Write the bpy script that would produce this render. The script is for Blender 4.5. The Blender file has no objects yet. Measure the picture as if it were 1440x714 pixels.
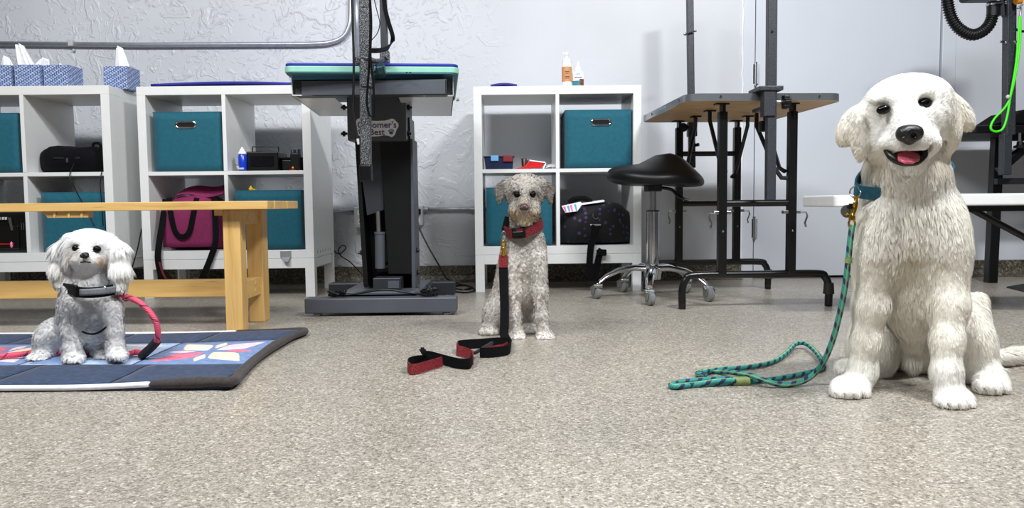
import bpy, bmesh, math, random
import numpy as np
from mathutils import Vector, Matrix, kdtree

random.seed(7)
RNG = np.random.default_rng(11)
scene = bpy.context.scene
COL = scene.collection
R = math.radians

# ------------------------------------------------------------------ camera
FPX, CAM_H, PITCH, ROLL = 1080.0, 0.41, R(3.75), R(0.6)
cam_data = bpy.data.cameras.new('camera')
cam_data.sensor_width = 36.0
cam_data.lens = FPX / 1440.0 * 36.0
cam_data.clip_start = 0.02
cam = bpy.data.objects.new('camera', cam_data)
COL.objects.link(cam)
CAM_M = Matrix.Rotation(R(90) - PITCH, 4, 'X') @ Matrix.Rotation(-ROLL, 4, 'Z')
CAM_M.translation = (0, 0, CAM_H)
cam.matrix_world = CAM_M
scene.camera = cam
CAM_R = CAM_M.to_3x3()

# ------------------------------------------------------------------ light
scene.view_settings.view_transform = 'Standard'
scene.view_settings.look = 'None'
scene.view_settings.exposure = 0.0
scene.view_settings.gamma = 1.0
scene.view_settings.use_curve_mapping = False
world = bpy.data.worlds.new('world')
scene.world = world
world.use_nodes = True
world.node_tree.nodes['Background'].inputs[0].default_value = (0.93, 0.96, 1.0, 1)
world.node_tree.nodes['Background'].inputs[1].default_value = 0.085

def area_light(name, loc, target, size, size_y, power, color=(1, 1, 1)):
    d = bpy.data.lights.new(name, 'AREA')
    d.shape = 'RECTANGLE'; d.size = size; d.size_y = size_y
    d.energy = power; d.color = color
    o = bpy.data.objects.new(name, d)
    COL.objects.link(o)
    o.location = loc
    o.rotation_euler = (Vector(target) - Vector(loc)).to_track_quat('-Z', 'Y').to_euler()
    return o

area_light('ceiling_light_key', (1.5, 0.9, 2.75), (0.7, 2.6, 0.2), 0.6, 0.18, 94, (0.95, 0.975, 1))
area_light('ceiling_light_left', (-1.5, 0.9, 2.8), (-0.8, 2.4, 0.2), 1.2, 0.3, 80, (0.95, 0.975, 1))
area_light('ceiling_light_front', (0.1, 0.2, 2.75), (0.1, 1.9, 0.2), 1.6, 0.4, 58, (0.95, 0.975, 1))

# ------------------------------------------------------------------ pixel helpers (photo frame 1440 x 714 -> metres)
def ray(px, py):
    return CAM_R @ Vector(((px - 720.0) / FPX, (357.0 - py) / FPX, -1.0))
def P(px, py, Y):
    d = ray(px, py); t = Y / d.y
    return Vector((d.x * t, Y, CAM_H + d.z * t))
def F(px, py, z=0.0):
    d = ray(px, py); t = (z - CAM_H) / d.z
    return Vector((d.x * t, d.y * t, z))
def X(px, py, Y): return P(px, py, Y).x
def Z(px, py, Y): return P(px, py, Y).z

# ------------------------------------------------------------------ materials
def lin(c):
    c = c / 255.0
    return c / 12.92 if c <= 0.04045 else ((c + 0.055) / 1.055) ** 2.4
def rgb(r, g, b): return (lin(r), lin(g), lin(b), 1.0)

MATS = {}
class NT:
    def __init__(self, name):
        self.m = bpy.data.materials.new(name); self.m.use_nodes = True
        self.t = self.m.node_tree; self.bsdf = self.t.nodes['Principled BSDF']
        MATS[name] = self.m
    def n(self, typ, **kw):
        nd = self.t.nodes.new(typ)
        for k, v in kw.items():
            if k in nd.inputs.keys(): nd.inputs[k].default_value = v
            else: setattr(nd, k, v)
        return nd
    def l(self, a, b): self.t.links.new(a, b)
    def ramp(self, fac, stops, interp='LINEAR'):
        r = self.n('ShaderNodeValToRGB'); cr = r.color_ramp; cr.interpolation = interp
        while len(cr.elements) < len(stops): cr.elements.new(0.5)
        for e, (p, c) in zip(cr.elements, stops): e.position = p; e.color = c
        self.l(fac, r.inputs[0]); return r.outputs[0]
    def mix(self, fac, a, b, mode='MIX'):
        m = self.n('ShaderNodeMix', data_type='RGBA', blend_type=mode)
        for s, v in ((m.inputs[0], fac), (m.inputs[6], a), (m.inputs[7], b)):
            if hasattr(v, 'is_linked'): self.l(v, s)
            else: s.default_value = v
        return m.outputs[2]
    def math(self, op, a, b=0.0, c=0.0):
        m = self.n('ShaderNodeMath', operation=op)
        for s, v in zip(m.inputs, (a, b, c)):
            if hasattr(v, 'is_linked'): self.l(v, s)
            else: s.default_value = v
        return m.outputs[0]
    def bump(self, h, strength, dist=0.01):
        b = self.n('ShaderNodeBump'); b.inputs['Strength'].default_value = strength
        b.inputs['Distance'].default_value = dist
        self.l(h, b.inputs['Height']); self.l(b.outputs[0], self.bsdf.inputs['Normal'])
    def color(self, v):
        s = self.bsdf.inputs['Base Color']
        if hasattr(v, 'is_linked'): self.l(v, s)
        else: s.default_value = v

def mat(name, col, rough=0.5, metal=0.0, var=0.08, scale=25.0, bump=0.0, stretch=None, spec=0.5, sheen=0.0, coat=0.0):
    if name in MATS: return MATS[name]
    t = NT(name); b = t.bsdf
    b.inputs['Roughness'].default_value = rough; b.inputs['Metallic'].default_value = metal
    b.inputs['Specular IOR Level'].default_value = spec
    b.inputs['Sheen Weight'].default_value = sheen; b.inputs['Coat Weight'].default_value = coat
    tc = t.n('ShaderNodeTexCoord'); src = tc.outputs['Object']
    if stretch:
        mp = t.n('ShaderNodeMapping'); mp.inputs['Scale'].default_value = stretch
        t.l(src, mp.inputs[0]); src = mp.outputs[0]
    nz = t.n('ShaderNodeTexNoise', Scale=scale, Detail=4.0); t.l(src, nz.inputs['Vector'])
    lo = tuple(c * (1 - var) for c in col[:3]) + (1,); hi = tuple(min(1, c * (1 + var)) for c in col[:3]) + (1,)
    t.color(t.ramp(nz.outputs['Fac'], [(0.3, lo), (0.7, hi)]))
    if bump: t.bump(nz.outputs['Fac'], bump, 0.004)
    return t.m

# ------------------------------------------------------------------ mesh builder
class MB:
    def __init__(self): self.v = []; self.f = []; self.uv = []
    def add(self, vs, fs, uv=None):
        o = len(self.v)
        self.v += [Vector(p) for p in vs]
        self.f += [tuple(i + o for i in f) for f in fs]
        self.uv += uv if uv else [(0.0, 0.0)] * len(vs)
        return self
    def box(self, x0, x1, y0, y1, z0, z1, m=None):
        vs = [Vector((x, y, z)) for z in (z0, z1) for y in (y0, y1) for x in (x0, x1)]
        if m: vs = [m @ p for p in vs]
        return self.add(vs, [(0, 2, 3, 1), (4, 5, 7, 6), (0, 1, 5, 4), (2, 6, 7, 3), (0, 4, 6, 2), (1, 3, 7, 5)])
    def bar(self, a, b, w, h, up=(0, 0, 1)):
        a, b = Vector(a), Vector(b); d = (b - a).normalized(); u = Vector(up)
        s = d.cross(u)
        if s.length < 1e-4: s = d.cross(Vector((0, 1, 0)))
        s.normalize(); u = s.cross(d)
        vs = [p + s * i * w / 2 + u * j * h / 2 for p in (a, b) for j in (-1, 1) for i in (-1, 1)]
        return self.add(vs, [(0, 2, 3, 1), (4, 5, 7, 6), (0, 1, 5, 4), (2, 6, 7, 3), (0, 4, 6, 2), (1, 3, 7, 5)])
    def tube(self, pts, r, n=10, cap=True, closed=False):
        pts = [Vector(p) for p in pts]; k = len(pts)
        rs = r if isinstance(r, (list, tuple)) else [r] * k
        tang = []
        for i in range(k):
            if closed: d = pts[(i + 1) % k] - pts[i - 1]
            else: d = pts[min(i + 1, k - 1)] - pts[max(i - 1, 0)]
            tang.append(d.normalized())
        ref = Vector((0, 0, 1)) if abs(tang[0].z) < 0.9 else Vector((0, 1, 0))
        nrm = (ref - tang[0] * ref.dot(tang[0])).normalized()
        vs = []; uv = []; L = 0.0
        for i in range(k):
            if i: L += (pts[i] - pts[i - 1]).length
            nrm = (nrm - tang[i] * nrm.dot(tang[i])).normalized(); bn = tang[i].cross(nrm)
            for j in range(n):
                a = 2 * math.pi * j / n
                vs.append(pts[i] + (nrm * math.cos(a) + bn * math.sin(a)) * rs[i]); uv.append((L, j / n))
        fs = []
        for i in range(k if closed else k - 1):
            for j in range(n):
                a, b = i * n + j, i * n + (j + 1) % n
                c, d = ((i + 1) % k) * n + (j + 1) % n, ((i + 1) % k) * n + j
                fs.append((a, b, c, d))
        if cap and not closed:
            fs.append(tuple(reversed(range(n)))); fs.append(tuple((k - 1) * n + j for j in range(n)))
        return self.add(vs, fs, uv)
    def cyl(self, a, b, r, r2=None, n=16): return self.tube([a, b], [r, r if r2 is None else r2], n)
    def lathe(self, prof, c=(0, 0, 0), n=24, m=None):
        c = Vector(c); vs = []
        for rr, z in prof:
            for j in range(n):
                a = 2 * math.pi * j / n
                p = Vector((rr * math.cos(a), rr * math.sin(a), z))
                vs.append(c + (m @ p if m else p))
        fs = [(i * n + j, i * n + (j + 1) % n, (i + 1) * n + (j + 1) % n, (i + 1) * n + j) for i in range(len(prof) - 1) for j in range(n)]
        fs.append(tuple(reversed(range(n)))); fs.append(tuple((len(prof) - 1) * n + j for j in range(n)))
        return self.add(vs, fs)
    def prism(self, poly, ext):
        ext = Vector(ext); k = len(poly); poly = [Vector(p) for p in poly]
        return self.add(poly + [p + ext for p in poly], [tuple(reversed(range(k))), tuple(range(k, 2 * k))] + [(i, (i + 1) % k, k + (i + 1) % k, k + i) for i in range(k)])
    def ribbon(self, pts, sides, w, t):
        """flat strap: centre points, width directions, half-thickness via normal"""
        pts = [Vector(p) for p in pts]; k = len(pts); vs = []; uv = []; L = 0
        for i in range(k):
            d = (pts[min(i + 1, k - 1)] - pts[max(i - 1, 0)]).normalized()
            s = Vector(sides[i]); s = (s - d * s.dot(d)).normalized(); nn = s.cross(d)
            if i: L += (pts[i] - pts[i - 1]).length
            ww = w[i] if isinstance(w, list) else w
            for a, b in ((-1, -1), (1, -1), (1, 1), (-1, 1)):
                vs.append(pts[i] + s * a * ww / 2 + nn * b * t / 2); uv.append((L, float(b)))
        fs = [(i * 4 + j, i * 4 + (j + 1) % 4, i * 4 + 4 + (j + 1) % 4, i * 4 + 4 + j) for i in range(k - 1) for j in range(4)]
        fs += [(3, 2, 1, 0), tuple((k - 1) * 4 + j for j in range(4))]
        return self.add(vs, fs, uv)
    def grid(self, fn, nu, nv):
        vs = [fn(i / nu, j / nv) for j in range(nv + 1) for i in range(nu + 1)]
        uv = [(i / nu, j / nv) for j in range(nv + 1) for i in range(nu + 1)]
        return self.add(vs, [(j * (nu + 1) + i, j * (nu + 1) + i + 1, (j + 1) * (nu + 1) + i + 1, (j + 1) * (nu + 1) + i) for j in range(nv) for i in range(nu)], uv)
    def ellipsoid(self, c, r, n=16, k=10, m=None):
        c = Vector(c); vs = [c + (m @ Vector((0, 0, -r[2])) if m else Vector((0, 0, -r[2])))]
        for i in range(1, k):
            t = math.pi * i / k - math.pi / 2
            for j in range(n):
                a = 2 * math.pi * j / n
                p = Vector((r[0] * math.cos(t) * math.cos(a), r[1] * math.cos(t) * math.sin(a), r[2] * math.sin(t)))
                vs.append(c + (m @ p if m else p))
        vs.append(c + (m @ Vector((0, 0, r[2])) if m else Vector((0, 0, r[2]))))
        fs = [(0, 1 + (j + 1) % n, 1 + j) for j in range(n)]
        fs += [(1 + i * n + j, 1 + i * n + (j + 1) % n, 1 + (i + 1) * n + (j + 1) % n, 1 + (i + 1) * n + j) for i in range(k - 2) for j in range(n)]
        last = len(vs) - 1; o = 1 + (k - 2) * n
        fs += [(last, o + j, o + (j + 1) % n) for j in range(n)]
        return self.add(vs, fs)
    def build(self, name, m, parent=None, smooth=False, bevel=0.0, seg=2, uv=False, solid=0.0, subd=0, autosmooth=True):
        W = parent['_w'] if parent is not None and '_w' in parent else None
        if parent is not None:
            inv = WM[parent.name].inverted(); off = Vector((0, 0, 0)); vs = [inv @ p for p in self.v]
        else:
            xs = [p.x for p in self.v]; ys = [p.y for p in self.v]; zs = [p.z for p in self.v]
            off = Vector(((min(xs) + max(xs)) / 2, (min(ys) + max(ys)) / 2, min(zs))); vs = [p - off for p in self.v]
        me = bpy.data.meshes.new(name); me.from_pydata([tuple(p) for p in vs], [], self.f)
        if uv:
            at = me.attributes.new('along', 'FLOAT_VECTOR', 'POINT')
            for i, (a, b) in enumerate(self.uv): at.data[i].vector = (a, b, 0)
        me.update()
        bm = bmesh.new(); bm.from_mesh(me); bmesh.ops.recalc_face_normals(bm, faces=bm.faces); bm.to_mesh(me); bm.free()
        if m is not None: me.materials.append(MATS[m] if isinstance(m, str) else m)
        o = bpy.data.objects.new(name, me); COL.objects.link(o); o.location = off
        if parent is not None: o.parent = parent; WM[o.name] = WM[parent.name]
        else: WM[o.name] = Matrix.Translation(off)
        if smooth:
            me.polygons.foreach_set('use_smooth', [True] * len(me.polygons))
            if autosmooth: me.set_sharp_from_angle(angle=R(40))
        if solid:
            md = o.modifiers.new('solid', 'SOLIDIFY'); md.thickness = solid; md.offset = 0
        if bevel:
            md = o.modifiers.new('bevel', 'BEVEL'); md.width = bevel; md.segments = seg; md.limit_method = 'ANGLE'; md.angle_limit = R(40)
        if subd:
            md = o.modifiers.new('subd', 'SUBSURF'); md.levels = subd; md.render_levels = subd
        return o
WM = {}

def thing(name, label, cat, loc, group=None, rotz=0.0):
    o = bpy.data.objects.new(name, None); COL.objects.link(o)
    o.empty_display_size = 0.05
    o.location = loc; o.rotation_euler = (0, 0, rotz)
    WM[o.name] = Matrix.Translation(Vector(loc)) @ Matrix.Rotation(rotz, 4, 'Z')
    o['label'] = label; o['category'] = cat
    if group: o['group'] = group
    return o
def tag(o, label, cat, group=None):
    o['label'] = label; o['category'] = cat
    if group: o['group'] = group
    return o
def struct(o):
    o['kind'] = 'structure'; return o
def smooth_path(pts, n=8, closed=False):
    """Catmull-Rom through points"""
    pts = [Vector(p) for p in pts]; k = len(pts); out = []
    for i in range(k if closed else k - 1):
        g = (lambda j: pts[j % k]) if closed else (lambda j: pts[max(0, min(k - 1, j))])
        p0, p1, p2, p3 = g(i - 1), g(i), g(i + 1), g(i + 2)
        for s in range(n):
            t = s / n
            out.append(0.5 * ((2 * p1) + (p2 - p0) * t + (2 * p0 - 5 * p1 + 4 * p2 - p3) * t * t + (3 * p1 - p0 - 3 * p2 + p3) * t ** 3))
    if not closed: out.append(pts[-1])
    return out
def text_mesh(s, size, m, name, parent, origin, xdir=(1, 0, 0), ydir=(0, 0, 1), depth=0.0004, shear=0.0, align='CENTER', bold=0.0):
    c = bpy.data.curves.new('txt', 'FONT'); c.body = s; c.size = size; c.align_x = align; c.extrude = depth; c.shear = shear
    c.offset = bold; c.resolution_u = 3
    o = bpy.data.objects.new('txt', c); COL.objects.link(o)
    dg = bpy.context.evaluated_depsgraph_get(); me = bpy.data.meshes.new_from_object(o.evaluated_get(dg))
    vs = [v.co.copy() for v in me.vertices]; fs = [tuple(p.vertices) for p in me.polygons]
    bpy.data.objects.remove(o); bpy.data.curves.remove(c); bpy.data.meshes.remove(me)
    xd, yd = Vector(xdir), Vector(ydir); zd = xd.cross(yd)
    mb = MB(); mb.add([Vector(origin) + xd * v.x + yd * v.y + zd * v.z for v in vs], fs)
    return mb.build(name, m, parent)
# ================================================================== materials
def floor_material():
    t = NT('floor_mat'); tc = t.n('ShaderNodeTexCoord')
    v1 = t.n('ShaderNodeTexVoronoi', Scale=225.0); t.l(tc.outputs['Object'], v1.inputs['Vector'])
    v2 = t.n('ShaderNodeTexVoronoi', Scale=430.0); t.l(tc.outputs['Object'], v2.inputs['Vector'])
    n1 = t.n('ShaderNodeTexNoise', Scale=1.3, Detail=5.0); t.l(tc.outputs['Object'], n1.inputs['Vector'])
    s1 = t.n('ShaderNodeSeparateColor'); t.l(v1.outputs['Color'], s1.inputs[0])
    s2 = t.n('ShaderNodeSeparateColor'); t.l(v2.outputs['Color'], s2.inputs[0])
    c1 = t.ramp(s1.outputs[0], [(0.0, rgb(84, 76, 68)), (0.14, rgb(132, 124, 114)), (0.45, rgb(166, 158, 148)), (0.75, rgb(188, 181, 170)), (0.9, rgb(205, 198, 187)), (1.0, rgb(250, 247, 240))])
    c2 = t.ramp(s2.outputs[1], [(0.0, rgb(90, 84, 78)), (0.2, rgb(154, 146, 136)), (0.7, rgb(178, 170, 160)), (1.0, rgb(238, 234, 226))])
    c = t.mix(0.45, c1, c2)
    big = t.ramp(n1.outputs['Fac'], [(0.3, (0.86, 0.86, 0.85, 1)), (0.7, (1.06, 1.05, 1.03, 1))])
    t.color(t.mix(1.0, t.mix(1.0, c, (0.80, 0.79, 0.765, 1), 'MULTIPLY'), big, 'MULTIPLY'))
    n2 = t.n('ShaderNodeTexNoise', Scale=4.0, Detail=3.0); t.l(tc.outputs['Object'], n2.inputs['Vector'])
    r = t.ramp(n2.outputs['Fac'], [(0.3, (0.26,) * 3 + (1,)), (0.7, (0.40,) * 3 + (1,))])
    t.l(r, t.bsdf.inputs['Roughness'])
    t.bsdf.inputs['Specular IOR Level'].default_value = 0.45
    t.bump(s1.outputs[0], 0.10, 0.002)
    return t.m
def stone_material():
    t = NT('terrazzo_mat'); tc = t.n('ShaderNodeTexCoord')
    v1 = t.n('ShaderNodeTexVoronoi', Scale=170.0); t.l(tc.outputs['Object'], v1.inputs['Vector'])
    s1 = t.n('ShaderNodeSeparateColor'); t.l(v1.outputs['Color'], s1.inputs[0])
    t.color(t.ramp(s1.outputs[0], [(0.0, rgb(48, 43, 36)), (0.35, rgb(78, 72, 61)), (0.75, rgb(102, 95, 82)), (1.0, rgb(140, 132, 116))]))
    t.bsdf.inputs['Roughness'].default_value = 0.45
    return t.m
def stucco_material():
    t = NT('stucco_mat'); tc = t.n('ShaderNodeTexCoord'); obj = tc.outputs['Object']
    w = t.n('ShaderNodeTexNoise', Scale=3.0, Detail=3.0); t.l(obj, w.inputs['Vector'])
    add = t.n('ShaderNodeVectorMath', operation='MULTIPLY_ADD'); t.l(w.outputs['Color'], add.inputs[0])
    add.inputs[1].default_value = (0.35, 0.35, 0.35); t.l(obj, add.inputs[2])
    n1 = t.n('ShaderNodeTexNoise', Scale=6.0, Detail=2.5, Roughness=0.5, Distortion=1.6); t.l(add.outputs[0], n1.inputs['Vector'])
    n2 = t.n('ShaderNodeTexNoise', Scale=24.0, Detail=3.0, Distortion=1.2); t.l(add.outputs[0], n2.inputs['Vector'])
    m1 = t.ramp(n1.outputs['Fac'], [(0.57, (0, 0, 0, 1)), (0.62, (1, 1, 1, 1))])
    m2 = t.ramp(n2.outputs['Fac'], [(0.55, (0, 0, 0, 1)), (0.66, (0.6, 0.6, 0.6, 1))])
    h = t.mix(1.0, m1, m2, 'ADD')
    # plaster relief fades out toward the smooth right-hand part of the wall
    sx = t.n('ShaderNodeSeparateXYZ'); t.l(obj, sx.inputs[0])
    fade = t.ramp(sx.outputs[0], [(0.0, (1, 1, 1, 1)), (1.0, (1, 1, 1, 1))])
    mr = t.n('ShaderNodeMapRange'); t.l(sx.outputs[0], mr.inputs[0])
    mr.inputs[1].default_value = 0.9; mr.inputs[2].default_value = 1.5; mr.inputs[3].default_value = 1.0; mr.inputs[4].default_value = 0.02
    hh = t.mix(1.0, h, mr.outputs[0], 'MULTIPLY')
    n3 = t.n('ShaderNodeTexNoise', Scale=1.1, Detail=4.0); t.l(obj, n3.inputs['Vector'])
    t.color(t.ramp(n3.outputs['Fac'], [(0.3, rgb(198, 200, 205)), (0.7, rgb(214, 216, 221))]))
    t.bsdf.inputs['Roughness'].default_value = 0.42
    t.bump(hh, 0.42, 0.012)
    return t.m
def wood_material(name, base, dark, scale=(1.2, 14, 14), rough=0.38):
    t = NT(name); tc = t.n('ShaderNodeTexCoord')
    mp = t.n('ShaderNodeMapping'); mp.inputs['Scale'].default_value = scale; t.l(tc.outputs['Object'], mp.inputs[0])
    n = t.n('ShaderNodeTexNoise', Scale=3.0, Detail=6.0, Distortion=0.8); t.l(mp.outputs[0], n.inputs['Vector'])
    n2 = t.n('ShaderNodeTexVoronoi', Scale=2.4); t.l(mp.outputs[0], n2.inputs['Vector'])
    c = t.ramp(n.outputs['Fac'], [(0.25, dark), (0.45, base), (0.75, tuple(min(1, k * 1.15) for k in base[:3]) + (1,))])
    knot = t.ramp(n2.outputs['Distance'], [(0.0, (0.35, 0.25, 0.15, 1)), (0.09, (1, 1, 1, 1))])
    t.color(t.mix(0.6, c, knot, 'MULTIPLY')); t.bsdf.inputs['Roughness'].default_value = rough
    t.bump(n.outputs['Fac'], 0.05, 0.002)
    return t.m
def speckle_material(name, base, fleck, scale=500.0, thr=0.62, rough=0.45, metal=0.3):
    t = NT(name); tc = t.n('ShaderNodeTexCoord')
    n = t.n('ShaderNodeTexNoise', Scale=scale, Detail=1.0); t.l(tc.outputs['Object'], n.inputs['Vector'])
    t.color(t.ramp(n.outputs['Fac'], [(thr - 0.06, base), (thr, fleck)]))
    t.bsdf.inputs['Roughness'].default_value = rough; t.bsdf.inputs['Metallic'].default_value = metal
    t.bump(n.outputs['Fac'], 0.15, 0.002)
    return t.m
def tissue_pattern():
    t = NT('tissue_box_mat'); tc = t.n('ShaderNodeTexCoord'); sp = t.n('ShaderNodeSeparateXYZ'); t.l(tc.outputs['Object'], sp.inputs[0])
    u = t.math('ADD', sp.outputs[0], sp.outputs[1]); cb = t.n('ShaderNodeCombineXYZ')
    stair = t.math('MULTIPLY', t.math('FLOOR', t.math('MULTIPLY', u, 110.0)), 0.006)
    t.l(u, cb.inputs[0]); t.l(t.math('ADD', sp.outputs[2], stair), cb.inputs[1])
    br = t.n('ShaderNodeTexBrick'); t.l(cb.outputs[0], br.inputs['Vector'])
    br.inputs['Scale'].default_value = 30.0; br.inputs['Mortar Size'].default_value = 0.07; br.inputs['Brick Width'].default_value = 0.62; br.inputs['Row Height'].default_value = 0.36
    br.inputs['Color1'].default_value = rgb(182, 193, 222); br.inputs['Color2'].default_value = rgb(150, 168, 206); br.inputs['Mortar'].default_value = rgb(72, 92, 138)
    t.color(br.outputs['Color']); t.bsdf.inputs['Roughness'].default_value = 0.55
    return t.m
def cord_material(name, base, second, freq, twist, width=0.3, rough=0.6):
    t = NT(name); at = t.n('ShaderNodeAttribute'); at.attribute_name = 'along'
    sp = t.n('ShaderNodeSeparateXYZ'); t.l(at.outputs['Vector'], sp.inputs[0])
    ph = t.math('FRACT', t.math('ADD', t.math('MULTIPLY', sp.outputs[0], freq), t.math('MULTIPLY', sp.outputs[1], twist)))
    m = t.math('LESS_THAN', ph, width)
    br = t.math('SINE', t.math('MULTIPLY', t.math('ADD', t.math('MULTIPLY', sp.outputs[0], freq * 9), t.math('MULTIPLY', sp.outputs[1], 5.0)), 6.283))
    c = t.mix(m, base, second); lite = t.ramp(t.math('MULTIPLY_ADD', br, 0.5, 0.5), [(0, (0.75, 0.75, 0.75, 1)), (1, (1.12, 1.12, 1.12, 1))])
    # a pale tracer strand runs along one side of the sheath
    tr = t.math('LESS_THAN', t.math('FRACT', t.math('MULTIPLY', sp.outputs[1], 2.0)), 0.18)
    t.color(t.mix(1.0, t.mix(t.math('MULTIPLY', tr, 0.45), c, rgb(170, 205, 120)) if name == 'rope_teal' else c, lite, 'MULTIPLY'))
    t.bsdf.inputs['Roughness'].default_value = rough; t.bump(br, 0.3, 0.002)
    return t.m

floor_material(); stone_material(); stucco_material(); tissue_pattern()
wood_material('birch', rgb(216, 176, 108), rgb(196, 152, 84))
wood_material('birch_upright', rgb(214, 174, 108), rgb(194, 150, 84), (14, 14, 1.2))
wood_material('plywood', rgb(196, 156, 104), rgb(158, 118, 70), (3.0, 9, 9), 0.6)
mat('white_laminate', rgb(228, 229, 228), 0.32, var=0.02)
mat('white_paint', rgb(212, 215, 222), 0.35, var=0.03, scale=3)
mat('door_paint', rgb(209, 213, 221), 0.4, var=0.03, scale=2)
mat('gasket', rgb(70, 72, 76), 0.7)
mat('teal_fabric', rgb(3, 88, 106), 0.8, var=0.12, scale=60, sheen=0.15)
mat('teal_dark', rgb(6, 64, 80), 0.85, var=0.1)
mat('chrome', rgb(210, 212, 216), 0.12, 1.0, var=0.02)
mat('steel', rgb(176, 178, 180), 0.3, 1.0, var=0.05)
mat('galvanised', rgb(186, 190, 198), 0.38, 0.7, var=0.1, scale=40)
mat('black_plastic', rgb(10, 10, 12), 0.4, var=0.1, spec=0.35)
mat('black_gloss', rgb(9, 9, 10), 0.3, var=0.05)
mat('black_fabric', rgb(9, 9, 12), 0.85, var=0.25, scale=90, bump=0.1, spec=0.15)
mat('black_metal', rgb(14, 15, 17), 0.35, 0.2, var=0.1)
mat('recess_shade', rgb(8, 8, 9), 0.9)  # near-black colour standing in for the shade inside holes and recesses
mat('grey_metal', rgb(82, 86, 94), 0.42, 0.25, var=0.06, scale=12)
mat('charcoal_metal', rgb(44, 47, 52), 0.42, 0.2, var=0.08)
mat('pan_metal', rgb(205, 207, 207), 0.3, 0.25, var=0.05)
mat('green_edge', rgb(134, 190, 172), 0.5, var=0.05)
mat('teal_edge', rgb(62, 112, 136), 0.5, var=0.08)
mat('blue_mat', rgb(34, 44, 150), 0.6, var=0.1)
mat('navy_mat', rgb(38, 40, 132), 0.6, var=0.1)
mat('magenta_fabric', rgb(126, 28, 80), 0.8, var=0.22, scale=70, bump=0.2, stretch=(6, 1, 1))
mat('maroon', rgb(104, 26, 44), 0.8)
mat('paper_white', rgb(244, 244, 246), 0.8, var=0.03)
mat('blue_gloss', rgb(22, 62, 200), 0.25, var=0.12)
mat('yellow', rgb(226, 190, 40), 0.5)
mat('red_gloss', rgb(196, 22, 24), 0.35, var=0.12)
mat('red_fabric', rgb(104, 14, 26), 0.8, var=0.8, scale=260)
mat('dark_red', rgb(120, 18, 34), 0.5)
mat('dark_navy', rgb(16, 26, 60), 0.35, var=0.15)
mat('sky_label', rgb(110, 170, 220), 0.5)
mat('brass', rgb(196, 158, 62), 0.25, 1.0, var=0.08)
mat('orange_label', rgb(206, 146, 96), 0.5, var=0.08)
mat('teal_label', rgb(40, 122, 132), 0.5, var=0.3, scale=80)
mat('brown_label', rgb(104, 74, 62), 0.5, var=0.4, scale=120)
mat('grey_text', rgb(80, 84, 92), 0.6)
mat('rubber', rgb(24, 24, 25), 0.6)
mat('caster_wheel', rgb(120, 122, 122), 0.3, var=0.2)
mat('rim_metal', rgb(150, 153, 158), 0.28, 0.8, var=0.06)
mat('green_cord', rgb(72, 226, 24), 0.45, var=0.06)
mat('orange_plastic', rgb(232, 150, 36), 0.4)
mat('pink_label', rgb(226, 120, 170), 0.5, var=0.2)
mat('lilac', rgb(92, 70, 112), 0.7)
mat('sticker_white', rgb(240, 241, 244), 0.4, var=0.01)
mat('sticker_blue', rgb(50, 82, 140), 0.4)
mat('sticker_pink', rgb(214, 150, 180), 0.4)
mat('plate_grey', rgb(196, 197, 194), 0.5)
mat('stain', rgb(150, 110, 96), 0.9)
speckle_material('hammertone', rgb(34, 35, 38), rgb(150, 152, 156), 420.0, 0.60)
speckle_material('hammertone_dark', rgb(40, 43, 47), rgb(74, 78, 84), 420.0, 0.56)
cord_material('rope_teal', rgb(46, 142, 132), rgb(14, 38, 84), 30.0, 1.0, 0.36)
cord_material('rope_pink', rgb(226, 84, 112), rgb(120, 40, 70), 22.0, 1.0, 0.12)

# ================================================================== setting
WALL_Y = 4.05
XL, XR = -4.2, 4.2
struct(MB().box(XL, XR, -1.6, WALL_Y + 0.1, -0.1, 0.0).build('floor', 'floor_mat'))
DOOR_L, DOOR_R = X(1043, 200, WALL_Y), X(1341, 200, WALL_Y)
o = struct(MB().box(XL, DOOR_L, WALL_Y, WALL_Y + 0.1, 0.0, 3.0).build('wall_back', 'stucco_mat'))
o = struct(MB().box(DOOR_R, XR, WALL_Y, WALL_Y + 0.1, 0.0, 3.0).build('wall_back_right', 'white_paint'))
BB_Z = Z(750, 372, WALL_Y)
def baseboard(name, a, b):
    mb = MB()
    prof = [(a, WALL_Y - 0.05, 0), (a, WALL_Y - 0.022, 0.012), (a, WALL_Y - 0.012, 0.035), (a, WALL_Y - 0.012, BB_Z), (a, WALL_Y, BB_Z), (a, WALL_Y, 0)]
    mb.prism(prof, (b - a, 0, 0)); return struct(mb.build(name, 'terrazzo_mat'))
baseboard('baseboard_left', XL, DOOR_L); baseboard('baseboard_right', DOOR_R + 0.02, XR)
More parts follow.
